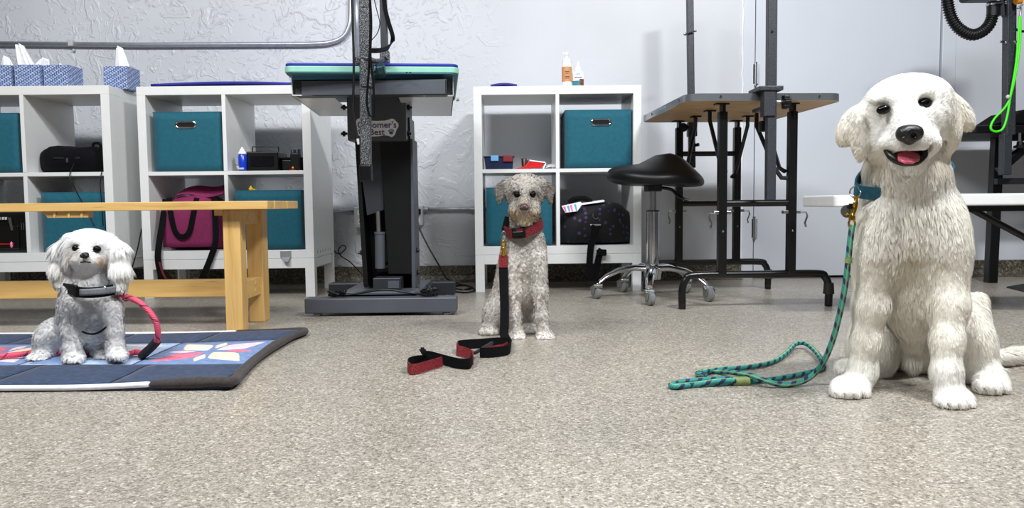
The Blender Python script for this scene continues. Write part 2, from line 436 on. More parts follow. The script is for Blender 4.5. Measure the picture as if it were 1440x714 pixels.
# door: leaf, frame strips, hinges
dl, dr = X(1061.5, 200, WALL_Y), X(1321, 200, WALL_Y)
door = struct(thing('door_1', 'wide pale flush door behind the wooden-topped grooming table', 'door', ((dl + dr) / 2, WALL_Y, 0)))
MB().box(dl + .003, dr - .003, WALL_Y + 0.012, WALL_Y + 0.055, 0.012, 3.0).build('door_leaf', 'door_paint', door, bevel=0.002)
MB().box(dl - .004, dl + .004, WALL_Y + 0.05, WALL_Y + 0.1, 0.0, 3.0).box(dr - .004, dr + .004, WALL_Y + 0.05, WALL_Y + 0.1, 0.0, 3.0).box(dl, dr, WALL_Y + 0.06, WALL_Y + 0.1, 0, 3.0).build('door_gap', 'gasket', door)
for hy in (104, 321):
    hz = Z(1061, hy, WALL_Y)
    h = MB().cyl((dl, WALL_Y + .004, hz - .055), (dl, WALL_Y + .004, hz + .055), .008, n=10).build('hinge', 'steel', door, smooth=True)
    MB().box(dl - .012, dl + .018, WALL_Y + .0, WALL_Y + .0135, hz - .05, hz + .05).build('hinge_leaf', 'galvanised', h)
    MB().cyl((dl, WALL_Y + .004, hz + .055), (dl, WALL_Y + .004, hz + .062), .0095, n=10).cyl((dl, WALL_Y + .004, hz - .062), (dl, WALL_Y + .004, hz - .055), .0095, n=10).build('hinge_pin', 'steel', h, smooth=True)
struct(MB().box(DOOR_L, dl - .004, WALL_Y, WALL_Y + 0.1, 0, 3.0).build('trim_1', 'door_paint', bevel=0.002))
struct(MB().box(dr + .004, DOOR_R, WALL_Y, WALL_Y + 0.1, 0, 3.0).build('trim_2', 'door_paint', bevel=0.002))
# rough white caulk bead down the door frame edge
mb = MB(); pts = []
for i in range(60):
    z = 0.02 + i * 0.05; pts.append((DOOR_L + random.uniform(-.004, .004), WALL_Y - .001, z))
struct(mb.tube(pts, [random.uniform(.004, .009) for _ in pts], 8).build('trim_3', 'paper_white', smooth=True))

# ================================================================== cube shelves
def cube_shelf(name, label, pxc, Y):
    cx = X(pxc, 245, Y); W, D, T, TI, H0, H = .77, .39, .038, .017, .175, .77
    r = thing(name, label, 'shelf', (cx, Y + D / 2, 0), 'white cube shelves along the back wall')
    x0, x1 = cx - W / 2, cx + W / 2; z0, z1 = H0, H0 + H
    B = lambda n, *a, p=r: MB().box(*a).build(n, 'white_laminate', p, bevel=0.0012)
    B('top_panel', x0, x1, Y, Y + D, z1 - T, z1)
    B('bottom_panel', x0, x1, Y, Y + D, z0, z0 + T)
    B('side_panel', x0, x0 + T, Y, Y + D, z0 + T, z1 - T); B('side_panel', x1 - T, x1, Y, Y + D, z0 + T, z1 - T)
    zm = (z0 + z1) / 2
    B('shelf_panel', x0 + T, x1 - T, Y + .001, Y + D, zm - TI / 2, zm + TI / 2)
    B('divider', cx - TI / 2, cx + TI / 2, Y, Y + D, z0 + T, zm - TI / 2); B('divider', cx - TI / 2, cx + TI / 2, Y, Y + D, zm + TI / 2, z1 - T)
    fh = .045
    B('frame_rail', x0 + .042, x1 - .042, Y + .001, Y + .038, z0 - fh, z0 - .001); B('frame_rail', x0 + .042, x1 - .042, Y + D - .038, Y + D, z0 - fh, z0 - .001)
    B('frame_rail', x0 + .002, x0 + .04, Y + .045, Y + D - .045, z0 - fh, z0 - .001); B('frame_rail', x1 - .04, x1 - .002, Y + .045, Y + D - .045, z0 - fh, z0 - .001)
    for sx in (x0, x1 - .042):
        for sy in (Y, Y + D - .042): B('leg', sx, sx + .042, sy, sy + .042, 0, z0 - .001)
    # row of drilled vent slots low on the right flank
    for i in range(6):
        MB().box(x1 - .0005, x1 + .0008, Y + .06 + i * .05, Y + .063 + i * .05, z0 + .018, z0 + .03).build('peg_hole', 'grey_text', r)
    return dict(r=r, cx=cx, Y=Y, x0=x0, x1=x1, T=T, TI=TI, zlo=z0 + T, zmid=zm + TI / 2, ztop=z1, D=D, L=(x0 + T, cx - TI / 2), R=(cx + TI / 2, x1 - T))
S1 = cube_shelf('cube_shelf', 'white cube shelf cut off by the left edge, tissue boxes on top', 35, 3.40)
S2 = cube_shelf('cube_shelf', 'white cube shelf holding the magenta bag, behind the wooden bench', 317.5, 3.45)
S3 = cube_shelf('cube_shelf', 'white cube shelf behind the curly grey dog, two bottles on top', 784.5, 3.55)
# silver label clip on shelf 2
cl = P(402, 358, 3.45)
mb = MB().box(cl.x - .024, cl.x + .024, 3.444, 3.449, cl.z - .012, cl.z + .018).prism([(cl.x - .02, 3.443, cl.z - .012), (cl.x + .022, 3.443, cl.z - .012), (cl.x + .016, 3.425, cl.z - .03), (cl.x - .002, 3.425, cl.z - .03)], (0, .004, .003))
mb.build('label_clip', 'galvanised', S2['r'], bevel=.001)

# ================================================================== fabric bins
def bin_box(label, px0, px1, py0, zb, Y, handle=True, depth=.32):
    x0, x1 = X(px0, py0 + 40, Y), X(px1, py0 + 40, Y); z1 = Z((px0 + px1) / 2, py0, Y); zb += .002
    cx = (x0 + x1) / 2; t = .006
    r = thing('storage_bin', label, 'storage bin', (cx, Y + depth / 2, zb), 'teal fabric bins in the cube shelves')
    def front(u, v):
        b = .004 * math.sin(u * math.pi) * math.sin(v * math.pi)
        return (x0 + (x1 - x0) * u, Y - b, zb + (z1 - zb) * v + .002 * math.sin(u * math.pi) * v * -1)
    MB().grid(front, 10, 8).build('front_panel', 'teal_fabric', r, smooth=True, solid=.005)
    for a in (x0 + .003, x1 - .003): MB().box(a - .003, a + .003, Y + .003, Y + depth, zb, z1).build('side_panel', 'teal_fabric', r, bevel=.002)
    MB().box(x0 + .006, x1 - .006, Y + depth - .006, Y + depth, zb, z1).build('back_panel', 'teal_fabric', r, bevel=.002)
    MB().box(x0 + .006, x1 - .006, Y + .006, Y + depth - .006, zb, zb + .006).build('base_panel', 'teal_dark', r)
    MB().tube([(x0, Y - .001, z1), (x1, Y - .001, z1), (x1, Y + depth, z1), (x0, Y + depth, z1)], .003, 6, closed=True).build('rim_binding', 'teal_fabric', r)
    if handle:
        hz = z1 - (z1 - zb) * .21; hx = cx + (.012 if handle == 2 else -.005)
        w, hh = .03, .013; ring = []
        for i in range(32):
            a = 2 * math.pi * i / 32; ring.append((hx + math.cos(a) * hh + (w if math.cos(a) > 0 else -w), Y - .0065, hz + math.sin(a) * hh))
        g = MB().tube(ring, .0045, 8, closed=True).build('handle_grommet', 'chrome', r, smooth=True)
        MB().prism([(p[0], Y - .0068, p[2]) for p in ring], (0, .003, 0)).build('hand_hole_shade', 'recess_shade', g)  # solid dark disc, painted as the shade of an open hand hole
    return r
bin_box('teal bin in the top left cube of the leftmost shelf', -70, 27, 160, S1['zmid'], 3.42, False)
bin_box('teal bin in the leftmost shelf, low behind the bench top and small white dog', 60, 148, 271, S1['zlo'], 3.44, False)
bin_box('teal bin with oval chrome handle, above the magenta bag', 217, 312, 158, S2['zmid'], 3.47, 1)
bin_box('teal bin below the blue bottle, half hidden by the bench leg', 332, 424, 268, S2['zlo'], 3.47, False)
bin_box('teal bin with oval chrome handle, below the two bottles', 795, 888, 155, S3['zmid'], 3.57, 2)
bin_box('teal bin directly behind the curly grey dog', 684, 776, 264, S3['zlo'], 3.58, False)

# ================================================================== tissue boxes
def tissue_box(label, px0, px1, ptop, pbase, Y, yaw, tissue):
    zb = S1['ztop'] + .001; x0, x1 = X(px0, 115, Y), X(px1, 115, Y); s = .112; h = .125 * .82
    cx = (x0 + x1) / 2; r = thing('tissue_box', label, 'tissue box', (cx, Y + s / 2, zb), 'patterned tissue boxes on the shelf', yaw)
    M4 = WM[r.name]
    MB().box(-s / 2, s / 2, -s / 2, s / 2, 0, h, M4).build('carton', 'tissue_box_mat', r, bevel=.0015)
    MB().lathe([(.030, h - .001), (.030, h + .0006)], M4 @ Vector((0, 0, 0)), 20).build('slot', 'recess_shade', r)
    for (dx, tall, lean, w) in tissue:
        def fn(u, v):
            a = (u - .5) * 2
            fold = .012 * math.sin(u * 9 + dx * 50) * (1 - .4 * v) + .008 * math.sin(u * 17 + 2)
            ww = w * (1 - .55 * v ** 1.3) if tall > .03 else w
            return M4 @ Vector((dx + a * ww / 2 + lean * v, fold, h - .008 + (tall + .008) * v - .01 * abs(a) * v))
        MB().grid(fn, 14, 8).build('tissue', 'paper_white', r, smooth=True, solid=.0008, autosmooth=False)
tissue_box('blue patterned tissue box cut off by the left edge', -21, 16.5, 98, 127, 3.46, R(2), [(.0, .05, .0, .07)])
tissue_box('blue patterned tissue box with a floppy tissue spreading sideways', 20, 57, 98, 127, 3.46, R(1), [(-.032, .105, -.03, .075), (.02, .04, .025, .10)])
tissue_box('blue patterned tissue box with barely any tissue showing', 62, 97.5, 98, 127, 3.47, R(-3), [(-.01, .014, 0, .05)])
tissue_box('blue patterned tissue box standing alone at the shelf corner', 146, 180, 99, 131, 3.52, R(-2), [(0, .1, -.008, .075)])

# ================================================================== flat mats on shelves
def flat_mat(label, px0, px1, Y, d, m, z):
    x0, x1 = X(px0, 123, Y), X(px1, 123, Y)
    def fn(u, v): return (x0 + (x1 - x0) * u, Y + d * v, z + .007 + .008 * math.sin(u * 3.1) * (1 - v))
    return tag(MB().grid(fn, 16, 6).build('folded_mat', m, None, smooth=True, solid=.010), label, 'mat')
flat_mat('thin dark blue mat lying on the shelf left of the grey lift table', 212, 412, 3.456, .30, 'blue_mat', S2['ztop'])
flat_mat('thin violet sheet lying on the shelf near the two bottles', 690, 727, 3.56, .22, 'navy_mat', S3['ztop'] - .003)

# ================================================================== bottles on shelf 3
zt = S3['ztop'] + .001
b1 = P(797, 100, 3.60); r = thing('bottle', 'tall white pump bottle with an orange label', 'bottle', (b1.x, 3.60, zt), 'bottles on the shelf')
R1 = .0225
MB().lathe([(R1, 0), (R1 + .0005, .004), (R1 + .0005, .098), (R1 - .001, .104)], (b1.x, 3.6, zt), 24).build('bottle_body', 'paper_white', r, smooth=True)
MB().lathe([(R1 + .001, .022), (R1 + .001, .09)], (b1.x, 3.6, zt), 24).build('label_band', 'orange_label', r, smooth=True)
for i, (dz, w) in enumerate(((.066, .018), (.058, .012), (.043, .02), (.036, .015))):
    MB().box(b1.x - w / 2, b1.x + w / 2, 3.6 - R1 - .0022, 3.6 - R1 + .004, zt + dz, zt + dz + .003).build('label_print', 'brown_label', r)
MB().lathe([(.0205, .104), (.0205, .122), (.016, .126), (.008, .13)], (b1.x, 3.6, zt), 24).build('cap', 'paper_white', r, smooth=True)
MB().lathe([(.006, .13), (.006, .145), (.0095, .146), (.0095, .158)], (b1.x, 3.6, zt), 14).box(b1.x - .018, b1.x, 3.594, 3.606, zt + .148, zt + .156).build('pump_head', 'paper_white', r, smooth=True)
b2 = P(813, 100, 3.61); r = thing('bottle', 'short white nozzle bottle with a teal and brown picture label', 'bottle', (b2.x, 3.61, zt), 'bottles on the shelf')
MB().lathe([(.027, 0), (.0285, .004), (.0285, .05), (.026, .064), (.017, .074), (.012, .078)], (b2.x, 3.61, zt), 24).build('bottle_body', 'paper_white', r, smooth=True)
MB().lathe([(.0145, .078), (.0145, .086), (.007, .098), (.003, .118)], (b2.x, 3.61, zt), 18).build('nozzle_cap', 'paper_white', r, smooth=True)
def arc_patch(c, rad, a0, a1, z0, z1, m, name, par, n=8):
    mb = MB(); mb.grid(lambda u, v: (c.x + rad * math.sin(a0 + (a1 - a0) * u), c.y - rad * math.cos(a0 + (a1 - a0) * u), z0 + (z1 - z0) * v), n, 2)
    return mb.build(name, m, par, smooth=True)
c2 = Vector((b2.x, 3.61, 0))
arc_patch(c2, .0290, -1.2, .15, zt + .004, zt + .026, 'teal_label', 'label_picture', r)
arc_patch(c2, .0292, .1, 1.0, zt + .004, zt + .034, 'brown_label', 'label_picture', r)
arc_patch(c2, .0290, -.7, .5, zt + .039, zt + .043, 'grey_text', 'label_print', r)
arc_patch(c2, .0290, -.4, .3, zt + .055, zt + .058, 'sky_label', 'label_print', r)
# ================================================================== contents of the shelves
def soft_bag(mb, x0, x1, y0, y1, z0, z1, top=None, seed=1, nu=14, nv=10, bulge=.015):
    """closed soft block; top(u) scales the height along x"""
    rr = random.Random(seed); ph = [rr.uniform(0, 6.28) for _ in range(6)]
    top = top or (lambda u: 1.0)
    def ring(u, a):
        cx, sx = math.cos(a), math.sin(a); k = 3.2
        px = math.copysign(abs(cx) ** (2 / k), cx); pz = math.copysign(abs(sx) ** (2 / k), sx)
        return px, pz
    vs = []; n = 28
    for i in range(nu + 1):
        u = i / nu; e = (1 - abs(2 * u - 1) ** 5) ** .5 if 0 < u < 1 else 0.0
        e = max(e, .55); h = (z1 - z0) * top(u)
        for j in range(n):
            a = 2 * math.pi * j / n; py, pz = ring(u, a)
            wob = bulge * .3 * math.sin(3 * a + ph[0] + 5 * u) + bulge * .3 * math.sin(9 * u + ph[1] + 2 * a)
            yy = (y0 + y1) / 2 + py * ((y1 - y0) / 2 + wob) * e
            zz = z0 + h / 2 + pz * (h / 2) * (e if pz > 0 else 1) + (wob if pz > -.9 and pz > 0 else 0)
            vs.append((x0 + (x1 - x0) * u + wob * .3, yy, max(zz, z0)))
    fs = [(i * n + j, i * n + (j + 1) % n, (i + 1) * n + (j + 1) % n, (i + 1) * n + j) for i in range(nu) for j in range(n)]
    fs += [tuple(range(n)), tuple(nu * n + j for j in reversed(range(n)))]
    mb.add(vs, fs); return mb

# black bag in shelf 1, upper right cube
z = S1['zmid'] + .002; x0, x1 = X(46, 225, 3.44), S1['R'][1] - .004; zt_ = Z(80, 204, 3.44)
r = thing('travel_bag', 'black soft bag slumped in the top right cube of the leftmost shelf', 'bag', ((x0 + x1) / 2, 3.55, z))
soft_bag(MB(), x0, x1, 3.43, 3.70, z, zt_, lambda u: 1.0 - .22 * max(0, u - .75) / .25, 3).build('bag_body', 'black_fabric', r, smooth=True, autosmooth=False)
hx = X(126, 205, 3.44)
MB().tube(smooth_path([(hx - .018, 3.5, zt_ - .03), (hx - .016, 3.5, zt_ + .006), (hx, 3.5, zt_ + .012), (hx + .016, 3.5, zt_ + .004), (hx + .02, 3.5, zt_ - .03)]), .006, 8).build('bag_handle', 'black_fabric', r, smooth=True)
MB().box(x0 + .1, x0 + .22, 3.424, 3.43, z + .06, z + .065).build('zipper', 'charcoal_metal', r)
MB().box(x0 + .16, x0 + .168, 3.42, 3.43, z + .042, z + .062).build('zipper_pull', 'steel', r)
def cord(label, pts, rad=.003, m='black_plastic', cat='cable', name='cable', n=8, uv=False):
    return tag(MB().tube(smooth_path(pts, 8), rad, n).build(name, m, None, smooth=True, uv=uv, autosmooth=False), label, cat)
cord('thin black cable hanging from the black bag over the teal bin', [(X(104, 228, 3.42), 3.425, Z(104, 228, 3.42)), P(98, 247, 3.385), P(104, 262, 3.385), P(112, 278, 3.40), P(126, 303, 3.41), P(132, 318, 3.41)], .0022)
cord('thin black cable dangling beside the shelf post from the black bag', [P(145, 236, 3.42), P(142, 247, 3.385), P(141, 262, 3.385), P(143, 285, 3.39), P(145, 318, 3.40)], .0022)
cord('black cord running down between the two left shelves', [P(199, 322, 3.52), P(194.5, 345, 3.53), P(190, 362, 3.53), P(186.5, 374, 3.53), P(184.5, 384, 3.53), P(184, 400, 3.54)], .003)
# black machine in shelf 1 lower left cube
z = S1['zlo'] + .001; x0, x1 = S1['L'][0] + .01, X(34, 330, 3.42); zt_ = Z(10, 299, 3.44)
r = thing('clipper_case', 'black equipment case with red and silver details, low at the left edge', 'case', ((x0 + x1) / 2, 3.55, z))
MB().box(x0, x1, 3.45, 3.72, z, zt_).build('case_body', 'black_plastic', r, bevel=.012, seg=3)
MB().box(x0 + .02, x1 - .04, 3.443, 3.45, z + .015, z + .12).build('front_plate', 'black_gloss', r, bevel=.004)
for a, b in ((-1, 0), (4, 0), (8, 0)):
    q = P(a, 307, 3.44); MB().box(q.x - .004, q.x + .004, 3.438, 3.444, q.z - .006, q.z + .006).build('switch', 'plate_grey', r, bevel=.001)
q = P(14, 315, 3.44); MB().prism([(q.x - .008, 3.444, q.z + .03), (q.x + .006, 3.444, q.z + .03), (q.x + .012, 3.444, q.z - .028), (q.x + .004, 3.444, q.z - .028)], (0, -.006, 0)).build('latch', 'steel', r, bevel=.001)
for a in (30, 33):
    q = P(a, 318, 3.44); MB().box(q.x - .0015, q.x + .0015, 3.440, 3.45, q.z - .016, q.z + .016).build('latch', 'steel', r)
q = P(5, 343, 3.44); MB().box(q.x - .05, q.x + .045, 3.438, 3.444, q.z - .002, q.z + .002).build('stripe', 'red_gloss', r)
q = P(16, 344, 3.44); MB().ellipsoid((q.x, 3.441, q.z), (.006, .006, .014)).build('indicator', 'pink_label', r, smooth=True)

# shelf 2 upper right
z = S2['zmid'] + .001
q = P(341, 225, 3.48); r = thing('spray_bottle', 'bright blue bottle with a white tip beside the black radio-like case', 'bottle', (q.x, 3.48, z))
MB().lathe([(.017, 0), (.0185, .004), (.0185, .07), (.014, .076)], (q.x, 3.48, z), 20).build('bottle_body', 'blue_gloss', r, smooth=True)
MB().lathe([(.018, .076), (.018, .082), (.012, .088), (.012, .093), (.006, .1), (.004, .106)], (q.x, 3.48, z), 16).build('cap', 'paper_white', r, smooth=True)
MB().box(q.x - .017, q.x + .012, 3.459, 3.463, z + .006, z + .014).box(q.x - .02, q.x - .01, 3.458, 3.463, z + .012, z + .022).build('label_band', 'plate_grey', r)
x0, x1 = X(347, 225, 3.50), X(392, 225, 3.50); zc = Z(370, 213, 3.5)
r = thing('portable_case', 'small black case with an arched carry handle', 'case', ((x0 + x1) / 2, 3.56, z))
MB().box(x0, x1, 3.49, 3.64, z, zc).build('case_body', 'black_plastic', r, bevel=.006, seg=3)
MB().box(x0 + .02, x1 - .02, 3.486, 3.49, z + .02, zc - .02).build('grille', 'black_fabric', r, bevel=.002)
hz = Z(370, 205, 3.5); xa, xb = X(350, 210, 3.5), X(387, 210, 3.5)
MB().tube(smooth_path([(xa, 3.55, zc - .01), (xa, 3.55, hz - .004), (xa + .008, 3.55, hz), (xb - .008, 3.55, hz), (xb, 3.55, hz - .004), (xb, 3.55, zc - .01)], 5), .0028, 8).build('carry_handle', 'black_metal', r, smooth=True)
x0, x1 = x1 + .003, S2['R'][1] - .004; zc = Z(400, 221, 3.52)
r = thing('black_box', 'low black box behind the upright charger', 'box', ((x0 + x1) / 2, 3.6, z))
MB().box(x0, x1, 3.53, 3.68, z, zc - .012).build('box_body', 'black_plastic', r, bevel=.004)
MB().box(x0 - .001, x1 + .001, 3.528, 3.682, zc - .011, zc).build('lid', 'black_fabric', r, bevel=.003)
q = P(414, 225, 3.48); zc = Z(414, 209, 3.48); x0, x1 = X(408.5, 225, 3.48), X(421, 225, 3.48)
r = thing('charger', 'upright black charger with two silver prongs and a yellow dot', 'charger', (q.x, 3.5, z))
MB().box(x0, x1, 3.475, 3.515, z, zc - .02).build('charger_body', 'black_plastic', r, bevel=.004)
MB().box(x0 + .001, x1 - .001, 3.48, 3.51, zc - .022, zc).build('plug_head', 'dark_navy', r, bevel=.003)
for a in (411, 417): MB().box(X(a, 213, 3.47) - .0028, X(a, 213, 3.47) + .0028, 3.476, 3.482, zc - .018, zc - .001).build('prong', 'steel', r)
MB().ellipsoid((x0 + .011, 3.475, z + .012), (.005, .004, .005)).build('status_lamp', 'yellow', r, smooth=True)
MB().box(x0 - .002, x0 + .022, 3.465, 3.515, z, z + .004).build('foot_strip', 'red_gloss', r)
# yellow scrap on the teal bin
q = P(356, 268, 3.5); zb = Z(370, 268, 3.47)
tag(MB().ellipsoid((q.x, 3.475, zb + .007), (.012, .014, .009), 10, 6).ellipsoid((q.x - .003, 3.478, zb + .016), (.006, .006, .007), 8, 5).ellipsoid((q.x + .014, 3.475, zb + .005), (.008, .006, .004), 8, 5).build('rubber_duck_toy', 'yellow', None, smooth=True), 'tiny yellow rubber scrap peeking over the teal bin rim', 'toy')
bpy.data.objects['rubber_duck_toy'].name = 'yellow_toy'

# magenta bag
z = S2['zlo'] + .001; x0, x1 = X(228, 320, 3.50), X(305, 320, 3.50); zt_ = Z(270, 272, 3.5); YF = 3.485
r = thing('tote_bag', 'magenta tote bag with black straps in the lower left cube', 'bag', ((x0 + x1) / 2, 3.6, z))
def tote(u, v): return None
soft_bag(MB(), x0, x1, YF, 3.74, z, zt_, lambda u: 1.0 - .06 * abs(u - .4), 5, 16, 10, .012).build('bag_body', 'magenta_fabric', r, smooth=True, autosmooth=False)
MB().grid(lambda u, v: (x0 + .05 + (x1 - x0 - .03) * u + .03 * v, 3.53 + .05 * v, zt_ - .01 + .055 * v * (.6 + .4 * u) + .008 * math.sin(u * 7)), 12, 6).build('top_flap', 'magenta_fabric', r, smooth=True, solid=.006, autosmooth=False)
MB().grid(lambda u, v: (x0 + .012 + (x1 - x0 - .024) * u, YF - .004 - .006 * math.sin(u * 3.14) * math.sin(v * 3.14), z + .015 + (zt_ - z - .06) * v), 12, 8).build('front_pocket', 'magenta_fabric', r, smooth=True, solid=.004)
def strap(par, pts, w, sides, m='black_fabric', t=.003, name='strap', n=6, uv=False):
    pp = smooth_path(pts, n)
    ss = [Vector(sides)] * len(pp) if not isinstance(sides, list) else None
    if ss is None:
        sv = smooth_path(sides, n); ss = sv
    return MB().ribbon(pp, ss, w, t).build(name, m, par, smooth=False, uv=uv)
strap(r, [P(238, 278, YF - .004), P(240, 300, YF - .014), P(246, 325, YF - .018), P(256, 333, YF - .02), P(266, 326, YF - .018), P(272, 300, YF - .014), P(277, 278, YF - .006)], .024, [(1, 0, .1), (1, 0, .2), (.6, 0, .8), (0, 0, 1), (.6, 0, -.8), (1, 0, .3), (1, 0, .2)], name='carry_strap')
strap(r, [P(233, 280, YF - .004), P(229, 310, YF - .012), P(224, 340, 3.438), P(222, 362, 3.425), P(226, 385, 3.43), P(232, 394, 3.44)], .027, (1, .15, 0), name='shoulder_strap')
strap(r, [P(301, 278, YF - .004), P(303, 310, YF - .02), P(303, 340, 3.435), P(297, 360, 3.435), P(289, 380, 3.43), P(284, 392, 3.44)], .026, (1, .1, .3), name='shoulder_strap')
strap(r, [P(224, 368, 3.42), P(230, 386, 3.42), P(236, 395, 3.43)], .008, (1, .1, .3), 'maroon', name='strap_loop')

# shelf 3 upper left
z = S3['zmid'] + .001; x0, x1 = X(681, 230, 3.60), X(722, 230, 3.60); zt_ = Z(700, 221, 3.6)
r = thing('plastic_tub', 'small dark navy tub with blue and red clips', 'container', ((x0 + x1) / 2, 3.66, z))
MB().prism([(x0 + .006, 3.6, z), (x1 - .004, 3.6, z), (x1, 3.6, zt_), (x0, 3.6, zt_)], (0, .12, 0)).build('tub_body', 'dark_navy', r, bevel=.003)
MB().box(x0 - .004, x1 + .006, 3.595, 3.725, zt_, zt_ + .006).build('lid', 'dark_navy', r, bevel=.002)
qa, qb = X(690, 222, 3.59), X(701, 222, 3.59); MB().box(qa, qb, 3.588, 3.6, zt_ - .018, zt_ + .008).build('clip', 'sky_label', r, bevel=.003)
qa, qb = X(707, 222, 3.59), X(721, 222, 3.59); MB().box(qa, qb, 3.588, 3.6, zt_ - .022, zt_ + .008).build('clip', 'dark_red', r, bevel=.004)
q = P(738, 229, 3.66); zc = Z(738, 223, 3.66)
r = thing('metal_cup', 'small steel cup behind the red packet', 'cup', (q.x, 3.66, z))
MB().lathe([(.012, 0), (.015, .004), (.0165, zc - z - .004), (.019, zc - z)], (q.x, 3.66, z), 20).build('cup_body', 'steel', r, smooth=True)
MB().lathe([(.0165, zc - z - .001), (.0165, zc - z + .0008)], (q.x, 3.66, z), 20).build('cup_mouth', 'recess_shade', r)
r = thing('treat_packet', 'crumpled red packet lying beside the navy tub', 'packet', (X(745, 235, 3.6), 3.62, z))
pk = [P(723, 237.4, 3.6), P(728, 235.5, 3.6), P(738, 234, 3.6), P(745, 225, 3.6), P(766, 228, 3.6), P(762, 236, 3.6), P(750, 236, 3.6), P(742, 237.4, 3.6)]
MB().prism(pk, (0, .05, 0)).build('packet_body', 'red_gloss', r, bevel=.003)
MB().prism([p + Vector((0, -.001, .0)) for p in (P(744, 224.5, 3.598), P(766.5, 227.5, 3.598), P(767, 229, 3.598), P(745.5, 226.3, 3.598))], (0, .06, 0)).build('packet_edge', 'paper_white', r)
MB().prism([P(763, 236, 3.599), P(767, 229, 3.599), P(768.5, 229.5, 3.599), P(765, 237, 3.599)], (0, .05, 0)).build('packet_edge', 'paper_white', r)
mb = MB().grid(lambda u, v: P(768 + 12 * u, 235.6 - 1.5 * math.sin(u * 2.6) - 3.5 * v, 3.60 + .12 * v), 10, 5)
tag(mb.build('paper_sheet', 'paper_white', None, smooth=True, solid=.0015), 'white paper sheet under the red packet', 'paper')

# black patterned bag, shelf 3 lower right
def paw_fabric():
    t = NT('paw_fabric'); tc = t.n('ShaderNodeTexCoord')
    v = t.n('ShaderNodeTexVoronoi', Scale=44.0); t.l(tc.outputs['Object'], v.inputs['Vector'])
    s = t.n('ShaderNodeSeparateColor'); t.l(v.outputs['Color'], s.inputs[0])
    dot = t.math('MULTIPLY', t.math('LESS_THAN', v.outputs['Distance'], 0.34), t.math('GREATER_THAN', s.outputs[0], 0.45))
    t.color(t.mix(dot, rgb(12, 12, 16), t.ramp(s.outputs[1], [(0, rgb(84, 54, 104)), (1, rgb(44, 44, 78))])))
    t.bsdf.inputs['Roughness'].default_value = .85
    return t.m
paw_fabric()
z = S3['zlo'] + .001; x0, x1 = S3['R'][0] + .003, S3['R'][1] - .006; zt_ = Z(840, 283, 3.58)
r = thing('pet_carrier_bag', 'black bag with faint purple spots and a dangling strap', 'bag', ((x0 + x1) / 2, 3.7, z))
soft_bag(MB(), x0, x1, 3.565, 3.86, z, zt_, lambda u: .86 + .14 * math.sin(min(1, u * 1.6) * 1.57) - .12 * max(0, u - .7), 9, 18, 10, .012).build('bag_body', 'paw_fabric', r, smooth=True, autosmooth=False)
MB().tube(smooth_path([P(800, 285, 3.63), P(808, 280, 3.63), P(822, 279, 3.63), P(832, 284, 3.63)]), .012, 8).build('bag_roll', 'black_fabric', r, smooth=True)
MB().tube([P(838 + 4.5 * math.cos(a * .7854 + .6), 303 + 5 * math.sin(a * .7854 + .6), 3.555) for a in range(5)], .0018, 6).build('ring', 'steel', r, smooth=True)
q = P(837, 316, 3.555); MB().box(q.x - .024, q.x + .026, 3.548, 3.556, q.z - .004, q.z + .003).build('strap_buckle', 'steel', r, bevel=.001)
strap(r, [P(837, 316, 3.55), P(834, 335, 3.54), P(831, 346, 3.53), P(829, 372, 3.525), P(831, 388, 3.53), P(834, 392, 3.535), P(838, 380, 3.53), P(843, 358, 3.524), P(846, 350, 3.53)], .03, (1, .1, 0), name='shoulder_strap')
q = P(846, 354, 3.528); MB().box(q.x - .025, q.x + .022, 3.515, 3.528, q.z - .018, q.z + .012).build('strap_pad', 'black_fabric', r, bevel=.006, seg=3)
r = thing('wipes_packet', 'white and pink striped packet tucked on top of the black bag', 'packet', P(806, 292, 3.56))
pk = [P(790, 290, 3.553), P(817, 284, 3.553), P(819, 287, 3.553), P(812, 297, 3.553), P(795, 299, 3.553)]
MB().prism(pk, (0, .02, .002)).build('packet_body', 'paper_white', r, bevel=.001)
for k, (a, m_) in enumerate(((792, 'pink_label'), (797, 'sky_label'), (801, 'pink_label'), (807, 'sky_label'))):
    MB().prism([P(a, 291 - (a - 790) * .2, 3.5515), P(a + 3, 290 - (a - 790) * .2, 3.5515), P(a + 5, 298 - (a - 790) * .1, 3.5515), P(a + 3, 298 - (a - 790) * .1, 3.5515)], (0, .002, 0)).build('stripe', m_, r)
mb = MB().prism([P(817, 286, 3.60), P(850, 281.5, 3.60), P(850, 283.5, 3.60), P(819, 288, 3.60)], (0, .06, .003))
mb.build('packet_flap', 'paper_white', r)
# ================================================================== wooden bench
BY = 2.45
bz1 = Z(200, 284, BY); bz0 = bz1 - .027; bx1 = X(376, 288, BY); bx0 = -2.75
r = thing('wooden_bench', 'light birch bench with slatted top and thick square legs', 'bench', ((bx0 + bx1) / 2, BY + .18, 0))
sw = .068
for i in range(5):
    MB().box(bx0, bx1 + .002 * (i % 2), BY + i * (sw + .0025), BY + i * (sw + .0025) + sw, bz0, bz1).build('top_slat', 'birch', r, bevel=.002)
BYB = BY + 5 * (sw + .0025)
def bench_frame(xa):
    w = .056
    a = MB().box(xa, xa + w, BY + .04, BY + .095, 0, bz0).build('leg', 'birch_upright', r, bevel=.003)
    b = MB().box(xa + .0, xa + w, BYB - .095, BYB - .03, 0, bz0).build('leg', 'birch_upright', r, bevel=.003)
    MB().box(xa + .008, xa + w - .008, BY + .095, BYB - .095, bz0 - .05, bz0 - .001).build('cross_rail', 'birch', r, bevel=.002)
    lr = MB().box(xa + .008, xa + w - .008, BY + .095, BYB - .095, .10, .162).build('cross_rail', 'birch', r, bevel=.002)
    for k in (.12, .142): MB().cyl((xa + w - .009, BY + .2, k), (xa + w - .0065, BY + .2, k), .006, n=10).build('screw_plug', 'birch_upright', lr)
    return xa
